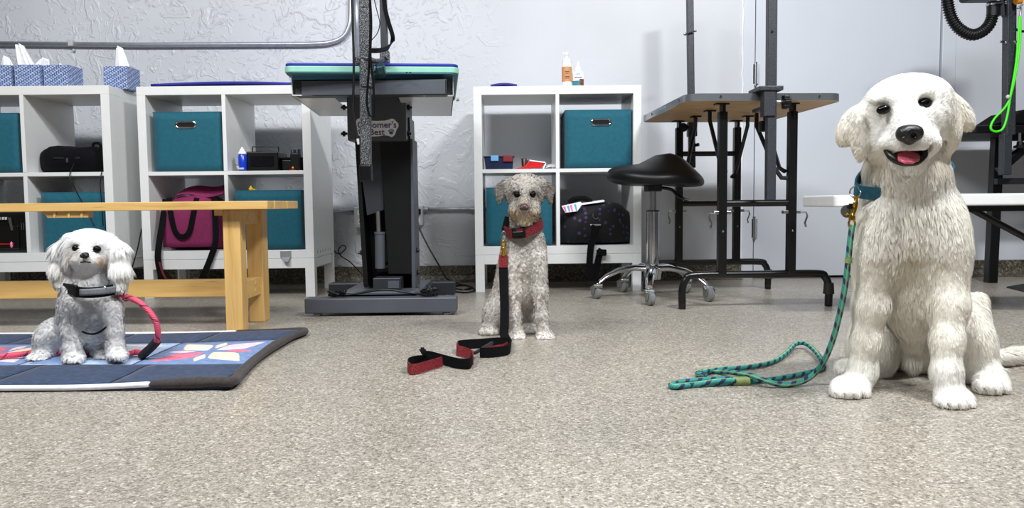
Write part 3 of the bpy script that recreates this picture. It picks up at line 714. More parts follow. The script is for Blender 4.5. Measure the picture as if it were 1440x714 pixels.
lx = X(315, 380, BY + .04); bench_frame(lx); bench_frame(-2.62)
MB().box(-2.62 + .05, lx + .008, BY + .165, BY + .195, .102, .162).build('stretcher', 'birch', r, bevel=.003)
# battens below the top
q0, q1 = X(58, 300, BY + .01), X(124, 300, BY + .01); zb = Z(90, 306, BY + .02)
bt = MB().prism([(q0, BY + .012, bz0), (q1, BY + .012, bz0), (q1 - .002, BY + .012, zb), (q0 + .018, BY + .012, zb)], (0, .03, 0)).build('batten', 'birch', r, bevel=.001)
for a in (77, 97, 115):
    q = X(a, 300, BY + .01); MB().prism([(q - .003, BY + .0115, bz0), (q + .006, BY + .0115, bz0), (q + .002, BY + .0115, zb), (q - .004, BY + .0115, zb)], (0, -.004, 0)).build('batten_slat', 'birch_upright', bt)
q0, q1 = X(301, 297, BY + .03), X(312, 297, BY + .03); MB().box(q0, q1, BY + .03, BYB - .03, Z(306, 303, BY + .03), bz0).build('batten', 'birch', r, bevel=.001)
# ================================================================== quilt
QX0, QX1, QY0, QY1 = -1.80, -.662, 1.70, 2.43
def qz(x, y):
    e = .5 + .5 * math.sin(x * 7.3 + 1.0) * math.sin(y * 5 + 2)
    edge = max(0, 1 - (QX1 - x) / .25) if x < QX1 else 1
    ne = max(0, 1 - (y - QY0) / .12)
    return .008 + .004 * e + .006 * edge * (.5 + .5 * math.sin(y * 9)) + .008 * ne * max(0, math.sin((x + 1.0) * 5.2)) * (1 if x > -1.05 else .2)
def qx(u, y):
    x = QX0 + (QX1 - QX0) * u
    s = (y - QY0) / (QY1 - QY0)
    bow = .03 * (1 - s) ** 2 - .0225 * math.sin(s * 3.14)
    return x + bow * max(0, (u - .6) / .4)
def fab(name, c, var=.18, scale=60):
    return mat(name, c, .9, var=var, scale=scale, bump=.15, sheen=.1)
fab('denim_navy', rgb(44, 60, 88), .4, 60); fab('denim_mid', rgb(112, 136, 178)); fab('denim_light', rgb(158, 178, 208)); fab('quilt_white', rgb(226, 226, 232), .06)
fab('quilt_cream', rgb(236, 218, 196), .22, 90); fab('quilt_pink', rgb(220, 112, 134), .25); fab('quilt_rose', rgb(240, 200, 210), .2, 90); fab('quilt_yellow', rgb(234, 222, 190), .22, 90); fab('charcoal_binding', rgb(56, 50, 48), .3, 120)
mat('quilt_lace', rgb(206, 206, 218), .9, var=.35, scale=130, bump=.3)
r = thing('quilt', 'patchwork denim quilt under the small white dog', 'quilt', ((QX0 + QX1) / 2, (QY0 + QY1) / 2, 0))
mb = MB(); nu, nv = 60, 36
mb.grid(lambda u, v: (lambda y: (qx(u, y), y, qz(qx(u, y), y)))(QY0 + (QY1 - QY0) * v), nu, nv)
n1 = len(mb.v); rim = [i for i in range(nu + 1)] + [(nu + 1) * (j + 1) + nu for j in range(nv)] + [(nu + 1) * nv + i for i in range(nu - 1, -1, -1)] + [(nu + 1) * j for j in range(nv - 1, 0, -1)]
mb.add([(mb.v[i].x, mb.v[i].y, .0005) for i in rim], [])
mb.f += [(rim[i], n1 + i, n1 + (i + 1) % len(rim), rim[(i + 1) % len(rim)]) for i in range(len(rim))]
mb.uv = [(0, 0)] * len(mb.v)
mb.build('quilt_base', 'denim_navy', r, smooth=True)
def patch(poly, m, lift=.0015, name='patch', n=6):
    """4-corner patch in (u, y) quilt coordinates, laid on the quilt surface"""
    (a, b, c, d) = poly
    def fn(u, v):
        p = [(a[k] * (1 - u) + b[k] * u) * (1 - v) + (d[k] * (1 - u) + c[k] * u) * v for k in (0, 1)]
        x = qx(p[0], p[1]); puff = .0025 * (16 * u * (1 - u) * v * (1 - v)) ** .5
        return (x, p[1], qz(x, p[1]) + lift + puff)
    return MB().grid(fn, n, n).build(name, m, r, smooth=True, solid=.001, autosmooth=False)
U = lambda x: (x - QX0) / (QX1 - QX0)
YA, YB = 1.935, 2.235
def rect(x0, x1, y0, y1, m, **k): return patch([(U(x0), y0), (U(x1), y0), (U(x1), y1), (U(x0), y1)], m, **k)
# long navy strips, slightly different denim cuts
for xa, xb in ((-1.79, -1.5), (-1.495, -1.2), (-1.195, -.93), (-.925, -.68)): rect(xa, xb, 1.71, YA - .004, 'denim_navy', n=8); rect(xa, xb, YB + .004, 2.42, 'denim_navy', n=8)
# middle blocks: light denim ground with star diamonds
bw = .295
for k, xb in enumerate((-.675, -.675 - bw, -.675 - 2 * bw, -.675 - 3 * bw)):
    xa = xb - bw + .006; cx, cy = (xa + xb) / 2, (YA + YB) / 2; m0 = ('denim_mid', 'denim_light', 'denim_mid', 'denim_light')[k]
    rect(xa, xb, YA, YB, m0, n=10)
    if k == 1:
        rect(xa + .03, xb - .03, cy - .05, YB - .02, 'quilt_lace', lift=.003); rect(xa + .02, cx, YA + .01, cy - .06, 'denim_mid', lift=.003); continue
    hw, hh = bw / 2 - .012, (YB - YA) / 2 - .012
    cols = ('quilt_rose', 'quilt_cream', 'quilt_pink', 'quilt_yellow') if k != 2 else ('quilt_yellow', 'quilt_pink', 'quilt_cream', 'quilt_rose')
    for j in range(4):
        a = j * math.pi / 2 + math.pi / 4; t = (math.cos(a), math.sin(a)); p1 = (math.cos(a - .6), math.sin(a - .6)); p2 = (math.cos(a + .6), math.sin(a + .6))
        L = lambda d, s: (U(cx + d[0] * hw * s), cy + d[1] * hh * s)
        patch([(U(cx), cy), L(p1, .68), L(t, 1.25), L(p2, .68)], cols[j], lift=.003)
    for j in range(4):
        a = j * math.pi / 2; p1 = (math.cos(a - .22), math.sin(a - .22)); p2 = (math.cos(a + .22), math.sin(a + .22)); t = (math.cos(a), math.sin(a))
        patch([L(t, .25), L(p1, .6), L(t, .9), L(p2, .6)], cols[(j + 2) % 4], lift=.0036, n=4)
# binding: white on the left, charcoal round the right end
def binding(pts, m, rad): return MB().tube(smooth_path(pts, 5), rad, 8).build('binding', m, r, smooth=True, autosmooth=False)
edge = lambda x, y: Vector((qx(U(x), y), y, max(.0075, qz(qx(U(x), y), y) - .002)))
binding([edge(x, QY0) for x in np.linspace(QX0, -.835 + .0, 8)], 'quilt_white', .0065)
binding([edge(x, QY1) for x in np.linspace(QX0, -.885, 8)], 'quilt_white', .0065)
wob = [.0085, .0105, .0125, .0125, .0105, .012, .0125, .0115, .0115, .0135, .0115, .0105, .0085, .0075]
pb = [edge(x, QY0) for x in np.linspace(-.83, QX1, 6)] + [edge(QX1, y) for y in np.linspace(QY0 + .1, QY1, 6)] + [edge(x, QY1) for x in (-.76, -.88)]
pp = smooth_path(pb, 5); rr_ = [float(np.interp(i / 5, range(14), wob)) for i in range(len(pp))]
MB().tube([Vector((p.x, p.y, max(p.z, q + .001))) for p, q in zip(pp, rr_)], rr_, 8).build('binding', 'charcoal_binding', r, smooth=True, autosmooth=False)

# ================================================================== grey electric lift table
LY = 2.76
tx0, tx1 = X(401, 95, LY - .08), X(645, 95, LY - .08); tcx = (tx0 + tx1) / 2
LTM = Matrix.Translation((tcx, LY - .08, 0)) @ Matrix.Rotation(R(5.2), 4, 'Z') @ Matrix.Translation((-tcx, -(LY - .08), 0))
r = thing('lift_table', 'grey electric grooming lift table with a slanted column and green-edged top', 'grooming table', (tcx, 3.1, 0))
ft0, ft1 = X(428, 430, LY + .06), X(642, 430, LY + .06); fy = LY + .06
bzt, bzb = Z(535, 419, fy), Z(535, 440, fy)
MB().box(ft0, ft1, fy, fy + .07, bzb, bzt).build('base_bar', 'grey_metal', r, bevel=.004)
ry = 3.42; rb0, rb1 = X(462, 405, ry), X(640, 405, ry)
MB().box(rb0, rb1, ry, ry + .07, Z(600, 414, ry), Z(600, 397, ry)).build('base_bar', 'charcoal_metal', r, bevel=.004)
MB().box(-.66, -.36, fy + .07, ry, .045, .075).build('base_plate', 'grey_metal', r, bevel=.003)
MB().prism([(-.70, fy + .07, .03), (-.31, fy + .07, .03), (-.37, fy + .07, .083), (-.64, fy + .07, .083)], (0, .12, 0)).build('base_plate', 'grey_metal', r, bevel=.003)
for (a, b) in ((ft0 + .04, fy + .035), (ft1 - .04, fy + .035), (rb0 + .05, ry + .035), (rb1 - .04, ry + .035)):
    zz = bzb if b < 3 else Z(600, 414, ry)
    MB().lathe([(.016, 0), (.017, .004), (.015, .008), (.006, .009), (.006, zz - .001), ], (a, b, 0), 16).lathe([(.013, zz - .012), (.014, zz - .006), (.012, zz)], (a, b, 0), 6).build('levelling_foot', 'chrome', r, smooth=True)
# slanted column: two side plates, back plate, front cover
cy0, cy1 = 3.02, 3.16
def plate(pts, m, y0, t, name): return MB().prism([P(a, b, y0) for a, b in pts], (0, t, 0)).build(name, m, r, bevel=.002)
plate([(512, 405), (583, 405), (572, 165), (500, 165)], 'recess_shade', 3.13, .02, 'column_back')  # back plate coloured near-black to carry the shade of the column recess
plate([(497, 165), (536, 165), (540, 295), (516, 303)], 'charcoal_metal', cy0, .012, 'column_cover')
plate([(532, 165), (576, 165), (583, 385), (546, 385)], 'black_metal', cy0 - .012, .14, 'column_arm')
plate([(497, 165), (502, 165), (518, 402), (511, 402)], 'black_metal', cy0, .12, 'column_flange')
plate([(577, 195), (580, 195), (584.5, 405), (579, 405)], 'grey_metal', cy0 - .014, .15, 'column_flange')
MB().cyl(P(531.5, 297, 3.0), P(533, 332, 3.0), .009, n=16).build('actuator_rod', 'steel', r, smooth=True)
MB().cyl(P(534, 327, 3.0), P(534.5, 377, 3.0), .0195, n=20).cyl(P(534, 326, 3.0), P(534, 329, 3.0), .0215, n=20).build('actuator_cylinder', 'grey_metal', r, smooth=True)
m0 = P(549, 380, 2.98); MB().cyl((m0.x - .06, 3.06, m0.z), (m0.x + .075, 3.06, m0.z), .028, n=20).build('motor', 'black_plastic', r, smooth=True)
cA, cB = X(524, 395, 2.94), X(563, 395, 2.94)
cb = MB().box(cA, cB, 2.945, 3.03, .083, Z(540, 391, 2.94)).build('control_box', 'charcoal_metal', r, bevel=.003)
MB().box((cA + cB) / 2 + .005, cB - .006, 2.943, 2.945, .09, Z(540, 395, 2.94)).build('rating_label', 'grey_metal', cb)
for a, b in ((508.5, 355), (585, 352), (586, 383)):
    q = P(a, b, 3.06); MB().cyl((q.x - .014, 3.06, q.z), (q.x + .014, 3.06, q.z), .006, n=8).cyl((q.x - .004, 3.06, q.z), (q.x + .006, 3.06, q.z), .011, n=6).build('bolt', 'black_metal', r, smooth=True)
# head housing
hy0 = 2.93
plate([(489, 133), (571, 133), (571, 197), (491, 197)], 'grey_metal', hy0, .012, 'head_plate')
MB().box(X(487, 160, hy0), X(570, 160, hy0), hy0 + .01, hy0 + .2, Z(530, 197, hy0), Z(530, 132, hy0) + .02).build('head_housing', 'grey_metal', r, bevel=.004)
for a, b in ((484, 151), (484, 188), (575, 151), (574, 188)):
    q = P(a, b, hy0 + .06); MB().cyl((q.x - .012, q.y, q.z), (q.x + .012, q.y, q.z), .005, n=8).cyl((q.x - .005, q.y, q.z), (q.x + .004, q.y, q.z), .0105, n=6).build('bolt', 'black_metal', r, smooth=True)
# cross beam, pan, top
MB().box(X(415, 124, 2.72), X(628, 124, 2.72), 2.72, 2.78, Z(520, 134, 2.72), Z(520, 112, 2.72)).build('cross_beam', 'charcoal_metal', r, bevel=.002)
MB().box(X(424, 124, 2.716), X(626, 124, 2.716), 2.715, 2.72, Z(520, 133, 2.716), Z(520, 113, 2.716)).build('beam_face', 'grey_metal', r, bevel=.001)
pz = Z(520, 135, 2.74); px0, px1 = X(415, 136, 2.74), X(640, 136, 2.74)
for a, b in ((px0, X(487, 136, 2.93)), (X(572, 136, 2.93), px1)):
    MB().box(a, b, 2.74, 3.36, pz, pz + .004, LTM).build('under_pan', 'pan_metal', r)
MB().box(px0, px0 + .003, 2.74, 3.36, pz, pz + .07, LTM).build('pan_side', 'pan_metal', r); MB().box(px1 - .003, px1, 2.74, 3.36, pz, pz + .07, LTM).build('pan_side', 'pan_metal', r)
for a in (456, 596):
    q = P(a, 134, 2.735); MB().ellipsoid((q.x, 2.74, q.z), (.008, .008, .004), 10, 6).build('bolt', 'steel', r, smooth=True)
q = P(645, 140, 2.8); MB().cyl((px1, 2.8, q.z), (px1 + .01, 2.8, q.z), .006, n=8).build('bolt', 'steel', r)
bx0_, bx1_ = X(416, 107, 2.74), X(626, 107, 2.74)
MB().box(bx0_, bx1_, 2.735, 3.34, Z(520, 112, 2.735), Z(520, 102, 2.735), LTM).build('top_frame', 'teal_edge', r, bevel=.001)
tz0, tz1 = Z(520, 103, LY - .08), Z(520, 93, LY - .08)
def rrect(x0, x1, y0, y1, rad, z, n=6):
    out = []
    for cx, cy, a0 in ((x1 - rad, y1 - rad, 0), (x0 + rad, y1 - rad, 90), (x0 + rad, y0 + rad, 180), (x1 - rad, y0 + rad, 270)):
        for i in range(n + 1): a = R(a0 + 90 * i / n); out.append((cx + rad * math.cos(a), cy + rad * math.sin(a), z))
    return out
MB().prism([LTM @ Vector(p_) for p_ in rrect(tx0, tx1, LY - .08, 3.40, .03, tz0 + .003)], (0, 0, tz1 - tz0 - .003)).build('table_top', 'green_edge', r, bevel=.003)
MB().prism([LTM @ Vector(p_) for p_ in rrect(tx0 + .004, tx1 - .004, LY - .077, 3.398, .03, tz0)], (0, 0, .003)).build('top_edging', 'teal_edge', r)
for a in (441, 572, 577): 
    q = P(a, 102, LY - .08); MB().box(q.x - .003, q.x + .003, LY - .082, LY - .078, q.z - .002, q.z + .002).build('edge_clip', 'black_plastic', r)
# blue mat on the lift table
mz = Z(520, 88, LY - .08)
mb = MB(); A_ = [LTM @ Vector(p_) for p_ in rrect(tx0 + .002, tx1 - .002, LY - .078, 3.39, .03, tz1 + .001, 6)]
mb.prism(A_, (0, 0, mz - tz1 - .002))
tag(mb.build('table_mat', 'blue_mat', None, bevel=.004), 'dark blue mat covering the green-edged lift table top', 'mat')
# sticker on the housing
sr = hy0 - .0012
st = []
for (a, b) in ((500.5, 171), (502, 167.5), (506, 166), (511, 167.5), (519, 169.5), (530, 170), (541, 169.5), (547, 168), (551, 166.5), (555, 168), (557, 170.5), (560, 173), (560.5, 178), (558, 181.5), (556.5, 186), (555, 190), (551, 193), (547, 191), (540, 190), (532, 191.5), (522, 192), (515, 190.5), (508, 192), (504, 190.5), (501, 185), (502, 180)):
    st.append(P(a, b, sr))
sk = MB().prism(st, (0, .0008, 0)).build('sticker', 'sticker_white', r)
for s, a, b, size, m_, dy in (("Groomer's", 530, 179.6, .0335, 'sticker_blue', 0), ("Best", 530, 189.6, .033, 'sticker_blue', 0)):
    q = P(a, b, sr - .0005)
    text_mesh(s, size * 1.0, 'sticker_pink', 'lettering_shadow', sk, q + Vector((.0007, 0, -.0012)), depth=.0001, bold=.0002)
    text_mesh(s, size, m_, 'lettering', sk, q + Vector((0, -.0006, 0)), depth=.0001, bold=.0003)
for a in (507.5, 550):
    q = P(a, 185.5, sr - .0008); pw = MB().ellipsoid((q.x, q.y, q.z - .003), (.0075, .0006, .006), 14, 6)
    for dx, dz in ((-.008, .004), (-.003, .008), (.003, .008), (.008, .004)): pw.ellipsoid((q.x + dx, q.y, q.z + dz), (.0026, .0006, .0034), 10, 6)
    pw.build('paw_print', 'sticker_blue', sk, smooth=True)
# grooming arm clamped to the front of the lift table
AY = 2.60
r = thing('grooming_stand', 'speckled grooming arm post clamped to the green-edged table', 'grooming arm', P(515, 256, AY))
MB().bar(P(512.5, -40, AY), P(515, 240, AY), .034, .034, (0, 1, 0)).build('post', 'hammertone', r, bevel=.004)
q0, q1 = P(506, 231, AY - .02), P(525, 256, AY + .02)
MB().box(q0.x - .002, q1.x, AY - .024, AY + .024, q1.z, q0.z).build('end_cap', 'black_gloss', r, bevel=.006, seg=3)
MB().box(X(507, 100, AY - .02), X(523, 100, AY - .02), AY - .022, AY + .03, Z(515, 122, AY - .02), Z(515, 83, AY - .02)).build('clamp_sleeve', 'hammertone', r, bevel=.003)
MB().tube(smooth_path([P(502, 83, AY), P(516, 82, AY - .02), P(528, 86, AY), P(540, 84, AY + .06), P(546, 80, AY + .05)]), .0085, 10).build('clamp_arm', 'hammertone', r, smooth=True)
MB().box(X(500, 84, AY), X(516, 84, AY), AY - .012, AY + .075, Z(508, 90, AY), Z(508, 80, AY)).build('clamp_jaw', 'hammertone', r, bevel=.003)
mat('knob_teal', rgb(14, 44, 50), .35)
q = P(529, 100, AY - .01)
MB().lathe([(.006, -.03), (.006, 0), (.02, .002), (.026, .008), (.026, .024), (.018, .03)], q, 7, Matrix.Rotation(R(80), 3, 'Y')).build('clamp_knob', 'knob_teal', r, bevel=.003)
for a, b in ((509.5, 8), (516, 62)):
    q = P(a, b, AY - .018); MB().cyl((q.x, q.y - .003, q.z), (q.x, q.y + .004, q.z), .004, n=8).build('screw', 'steel', r)
YP = 2.95; r2 = thing('grooming_stand', 'thin dark arm post standing at the back of the lift table', 'grooming arm', P(541, 88, YP))
MB().bar(P(538, -40, YP), P(541.5, 88, YP), .026, .026, (0, 1, 0)).build('post', 'charcoal_metal', r2, bevel=.003)
MB().bar(P(541, 72, YP), P(541.5, 89, YP), .034, .034, (0, 1, 0)).build('post_socket', 'hammertone', r2, bevel=.003)
r = thing('hanging_cable', 'black cable hanging straight down with a pale tip, left of the arm post', 'cable', P(503, 203, 2.58))
MB().tube(smooth_path([P(494, -30, 2.58), P(496, 30, 2.58), P(497.5, 90, 2.58), P(497, 150, 2.58), P(501, 185, 2.58), P(503, 195, 2.58)], 8), .0042, 8).build('cable_run', 'black_plastic', r, smooth=True)
MB().cyl(P(503, 195, 2.58), P(504, 203, 2.58), .0048, .0035, 10).build('plug_tip', 'plate_grey', r, smooth=True)
r = thing('grooming_loop', 'long black nylon loop hanging against the speckled arm post', 'loop', P(522, 165, 2.57))
strap(r, [P(519, -30, 2.56), P(521, 30, 2.56), P(519, 90, 2.56), P(516, 140, 2.56), P(519, 160, 2.56), P(523.5, 164, 2.56), P(526, 158, 2.56), P(525, 120, 2.56), P(521, 80, 2.56), P(522, 30, 2.56), P(519, -20, 2.56)], .01, (.3, 1, 0), 'black_fabric', .0035, 'loop_strap')
r = thing('restraint_strap', 'black strap wrapped between the two arm posts', 'strap', P(540, 70, 2.75))
strap(r, [P(521, 71, 2.58), P(532, 71, 2.62), P(544, 68, 2.8), P(551, 60, 2.93), P(552, 50, 2.93), P(546, 30, 2.93), P(541, 8, 2.93), P(538, -30, 2.93)], .016, [(0, 0, 1), (0, 0, 1), (0, .2, 1), (.6, .2, .6), (1, .1, 0), (1, .2, .2), (1, .2, .2), (1, .2, 0)], 'black_fabric', .003)
cord('thin wire loop between the two arm posts', [P(524, -10, 2.62), P(530, 15, 2.65), P(534, 32, 2.65), P(531, 46, 2.62), P(523, 56, 2.6)], .0016)
# cable lying over the base of the lift table
r = thing('power_cable', 'bundled black cable lying over the front bar of the lift table', 'cable', P(535, 418, 2.84))
zc = bzt + .006
MB().tube(smooth_path([Vector((X(470, 417, 2.86), 2.86, zc)), Vector((X(500, 412, 2.86), 2.87, zc + .006)), Vector((X(540, 412, 2.86), 2.86, .094)), Vector((X(575, 412, 2.86), 2.88, zc + .006)), Vector((X(595, 417, 2.86), 2.86, zc))]), .0045, 8).build('cable_run', 'black_plastic', r, smooth=True)
rr = random.Random(4)
for c_, n_ in (((474, 2.862), 26), ((604, 2.862), 26)):
    cx_ = X(c_[0], 415, c_[1]); pts = [(cx_ + rr.uniform(-.034, .034), c_[1] + rr.uniform(-.022, .022), zc + rr.uniform(-.001, .022)) for _ in range(n_)]
    MB().tube(smooth_path(pts, 4), .0042, 6).build('cable_bundle', 'black_plastic', r, smooth=True)
MB().tube([P(601, 409, 2.85), P(600.5, 400, 2.85), P(607, 407, 2.85)], .0035, 6).build('cable_tie', 'black_plastic', r)

# ================================================================== conduits, outlet boxes
CW = WALL_Y - .018
def conduit(label, pts, rad=.0125):
    r = thing('conduit', label, 'pipe', pts[len(pts) // 2])
    MB().tube(pts, rad, 12).build('pipe', 'galvanised', r, smooth=True, autosmooth=False); return r
r = conduit('silver conduit along the wall above the left shelves, bending up at its end', [P(-40, 61, CW), P(200, 63, CW)] + smooth_path([P(430, 62, CW), P(462, 60, CW), P(482, 52, CW), P(491, 36, CW), P(493, 15, CW), P(493, -40, CW)], 8))
q = P(101, 62, CW); MB().box(q.x - .012, q.x + .012, CW - .018, WALL_Y - .003, q.z - .012, q.z + .02).cyl((q.x + .006, CW - .002, q.z - .03), (q.x + .006, WALL_Y - .003, q.z - .03), .007, n=8).build('pipe_clip', 'plate_grey', r, bevel=.003)
conduit('vertical pale conduit rising behind the speckled arm post', [P(502.5, 90, CW), P(501, -40, CW)], .012)
def outlet(label, pxa, pxb, pya, pyb, plugside):
    a, b = P(pxa, pya, WALL_Y - .06), P(pxb, pyb, WALL_Y - .06)
    r = thing('outlet_box', label, 'outlet', ((a.x + b.x) / 2, WALL_Y, b.z), 'wall outlet boxes')
    MB().box(a.x, b.x, WALL_Y - .055, WALL_Y - .001, b.z, a.z).build('box_body', 'galvanised', r, bevel=.005)
    cp = MB().box(a.x + .002, b.x - .002, WALL_Y - .059, WALL_Y - .055, b.z + .003, a.z - .003).build('cover_plate', 'plate_grey', r, bevel=.001)
    cx = (a.x + b.x) / 2
    for k in (.28, .72):
        zz = b.z + (a.z - b.z) * k
        MB().box(cx - .016, cx + .016, WALL_Y - .061, WALL_Y - .059, zz - .013, zz + .013).build('socket', 'charcoal_metal' if k > .5 and plugside else 'paper_white', cp, bevel=.002)
        for s in (-.006, .006): MB().box(cx + s - .001, cx + s + .001, WALL_Y - .0615, WALL_Y - .061, zz - .003, zz + .006).build('slot', 'recess_shade', cp)
    return cx, a, b
c1, a1, b1_ = outlet('outlet box on the wall left of the lift table column', 497, 517, 291, 320, False)
c2_, a2, b2_ = outlet('outlet box on the wall right of the lift table column, cord plugged in', 576, 595, 289, 317, True)
conduit('thin conduit running from the left outlet box behind the middle shelf', [P(400, 297, CW), P(497, 296, CW)], .009)
r = conduit('thin conduit joining the right outlet box to the right-hand shelf', [P(595, 294, CW), P(700, 293.5, CW)], .009)
for a in (599, 664):
    q = P(a, 294, CW); MB().cyl((q.x - .012, CW, q.z), (q.x + .012, CW, q.z), .014, n=10).build('coupling', 'galvanised', r, smooth=True)
q = P(588, 297, WALL_Y - .07)
r = thing('mains_lead', 'black cord plugged into the right outlet box and trailing to the floor', 'cable', (q.x, WALL_Y - .07, 0))
MB().box(q.x - .014, q.x + .014, WALL_Y - .085, WALL_Y - .0615, q.z - .016, q.z + .013).build('plug', 'black_plastic', r, bevel=.004)
pts = [(q.x, WALL_Y - .08, q.z - .014), P(589, 318, 3.95), P(602, 346, 3.93), P(618, 374, 3.9), P(628, 391, 3.85)] + [F(645, 399, .005), F(660, 402, .005), F(668, 408, .005), F(657, 411, .005), F(646, 410.5, .005), F(640, 409.5, .005)]
MB().tube(smooth_path(pts, 8), .0042, 8).build('cord', 'black_plastic', r, smooth=True)
MB().tube(smooth_path([F(640, 402, .006), F(655, 401, .006), F(662, 405, .006), F(650, 407, .006), F(638, 405, .006)], 6), .0042, 8).build('cord_loop', 'black_plastic', r, smooth=True)
cord('thin curled black cord on the wall right of the middle shelf', [P(462, 340, 3.98), P(468, 350, 4.0), P(476, 357, 4.0), P(484, 352, 4.0), P(486, 347, 4.0), P(481, 345, 4.0), P(476, 352, 4.0), P(480, 360, 4.0), P(492, 368, 4.0), P(504, 380, 3.96), P(510, 386, 3.9)], .0028)

# ================================================================== saddle stool
sx, sy = X(918, 340, 3.28), 3.28
r = thing('saddle_stool', 'black saddle stool on a chrome five-star base with casters', 'stool', (sx, sy, 0))
sz = Z(918, 262, sy)
def seat(u, v):
    a = 2 * math.pi * u; t = v
    return None
vs = []; nu, nv = 40, 22
for j in range(nv + 1):
    ph = -math.pi / 2 + math.pi * j / nv
    for i in range(nu):
        a = 2 * math.pi * i / nu
        ca, sa = math.cos(a), math.sin(a); rad = abs(math.cos(ph)) ** .55
        xx = .205 * ca * rad; yy = .17 * sa * rad
        zz = (.036 + .012 * max(0, -xx / .2)) * math.copysign(abs(math.sin(ph)) ** .8, math.sin(ph))
        # saddle: pommel hump toward +x (right), front droop to the left tip
        hump = .056 * math.exp(-((((xx - .06) / .10) ** 2 + (yy / .11) ** 2) ** 1.5)) * min(1, max(0, (ph + .3) / .8))
        droop = -.0 * xx + .012 - .3 * max(0, xx - .05) ** 1 * .75 - .9 * yy * yy
        vs.append((sx + .01 + xx, sy + yy, sz + .038 + zz + hump + droop))
fs = [(j * nu + i, j * nu + (i + 1) % nu, (j + 1) * nu + (i + 1) % nu, (j + 1) * nu + i) for j in range(nv) for i in range(nu)]
MB().add(vs, fs).build('seat', 'black_plastic', r, smooth=True, autosmooth=False)
MB().box(sx - .03, sx + .03, sy - .05, sy + .05, sz - .022, sz + .012).build('seat_mount', 'black_metal', r, bevel=.004)
MB().tube(smooth_path([(sx + .02, sy - .02, sz - .005), (sx + .07, sy - .04, sz - .015), (sx + .1, sy - .05, sz - .045), (sx + .14, sy - .06, sz - .062)]), .007, 8).build('adjust_lever', 'black_metal', r, smooth=True)
z1_, z2_, zh = Z(918, 296, sy), sz - .02, Z(918, 372, sy)
MB().cyl((sx, sy, z1_), (sx, sy, z2_), .0165, n=20).build('gas_piston', 'steel', r, smooth=True)
MB().cyl((sx, sy, zh - .02), (sx, sy, z1_), .0275, n=24).build('gas_lift', 'chrome', r, smooth=True)
MB().lathe([(.0285, 0), (.0285, .006)], (sx, sy, z1_ - .004), 24).build('lift_collar', 'black_metal', r)
MB().lathe([(.034, -.05), (.036, -.03), (.045, 0), (.036, .012), (.03, .014)], (sx, sy, zh - .012), 24).build('base_hub', 'chrome', r, smooth=True)
for k in range(5):
    a = R(-108 + 72 * k + 4); d = Vector((math.cos(a), math.sin(a), 0)); s_ = Vector((-d.y, d.x, 0))
    c0 = Vector((sx, sy, zh - .015)); pr = [(.02, 0, .05, .03), (.08, .004, .045, .028), (.15, -.008, .04, .024), (.205, -.032, .035, .022), (.235, -.058, .03, .02)]
    vsl = []
    for (t, dz, w, h) in pr:
        for j in range(10):
            b = 2 * math.pi * j / 10; vsl.append(c0 + d * t + Vector((0, 0, dz)) + s_ * (w / 2 * math.cos(b)) + Vector((0, 0, h / 2 * math.sin(b))))
    fsl = [(i * 10 + j, i * 10 + (j + 1) % 10, (i + 1) * 10 + (j + 1) % 10, (i + 1) * 10 + j) for i in range(4) for j in range(10)] + [tuple(range(10)), tuple(40 + j for j in range(10))]
    leg = MB().add(vsl, fsl).build('star_leg', 'chrome', r, smooth=True)
    e = c0 + d * .238; aa = a + (.5, -.7, 1.4, .2, -1.2)[k]; f_ = Vector((math.cos(aa), math.sin(aa), 0)); g = Vector((-f_.y, f_.x, 0)); wc = Vector((e.x, e.y, .03)) + f_ * .012
    ck = MB().cyl(e + Vector((0, 0, -.06)), Vector((e.x, e.y, .058)), .008, n=10).prism([wc + g * .016 + f_ * .02 + Vector((0, 0, .02)), wc + g * .016 - f_ * .022 + Vector((0, 0, .034)), wc + g * .016 - f_ * .005 - Vector((0, 0, .008)), wc + g * .016 + f_ * .012 - Vector((0, 0, .006))], g * .004).prism([wc - g * .016 + f_ * .02 + Vector((0, 0, .02)), wc - g * .016 - f_ * .022 + Vector((0, 0, .034)), wc - g * .016 - f_ * .005 - Vector((0, 0, .008)), wc - g * .016 + f_ * .012 - Vector((0, 0, .006))], -g * .004).box(e.x - .018, e.x + .018, e.y - .018, e.y + .018, .05, .062).build('caster_fork', 'steel', leg, bevel=.001)
    MB().tube([wc - g * .013, wc - g * .009, wc + g * .009, wc + g * .013], [.024, .03, .03, .024], 20).build('caster_wheel', 'caster_wheel', leg, smooth=True)
# ================================================================== wooden-topped grooming table
GY = 2.86
gz1 = Z(1080, 131, GY); gz0 = Z(1080, 141.5, GY)
gx0, gx1 = X(964, 136, GY), X(1190, 136, GY); GW = gx1 - gx0; GL = .75
yaw = R(3.0)
r = thing('grooming_table', 'folding grooming table with plywood underside and black tubular legs', 'grooming table', ((gx0 + gx1) / 2, GY, 0), None, yaw)
GM = WM[r.name]
def G(x, y, z): return GM @ Vector((x, y, z))
hw = GW / 2
def g_rr(x0, x1, y0, y1, rad, z): return [GM @ Vector(p) for p in rrect(x0, x1, y0, y1, rad, z)]
MB().prism(g_rr(-hw + .003, hw - .003, .003, GL - .003, .05, gz0 + .001), (0, 0, gz1 - gz0 - .004)).build('table_top', 'plywood', r)
MB().prism(g_rr(-hw + .004, hw - .004, .004, GL - .004, .05, gz1 - .003), (0, 0, .003)).build('top_surface', 'black_fabric', r)
rim_pts = g_rr(-hw, hw, 0, GL, .052, (gz0 + gz1) / 2)
mbr = MB(); k = len(rim_pts); hgt = (gz1 - gz0) / 2
outer = rim_pts; inner = g_rr(-hw + .004, hw - .004, .004, GL - .004, .048, (gz0 + gz1) / 2)
vs = []
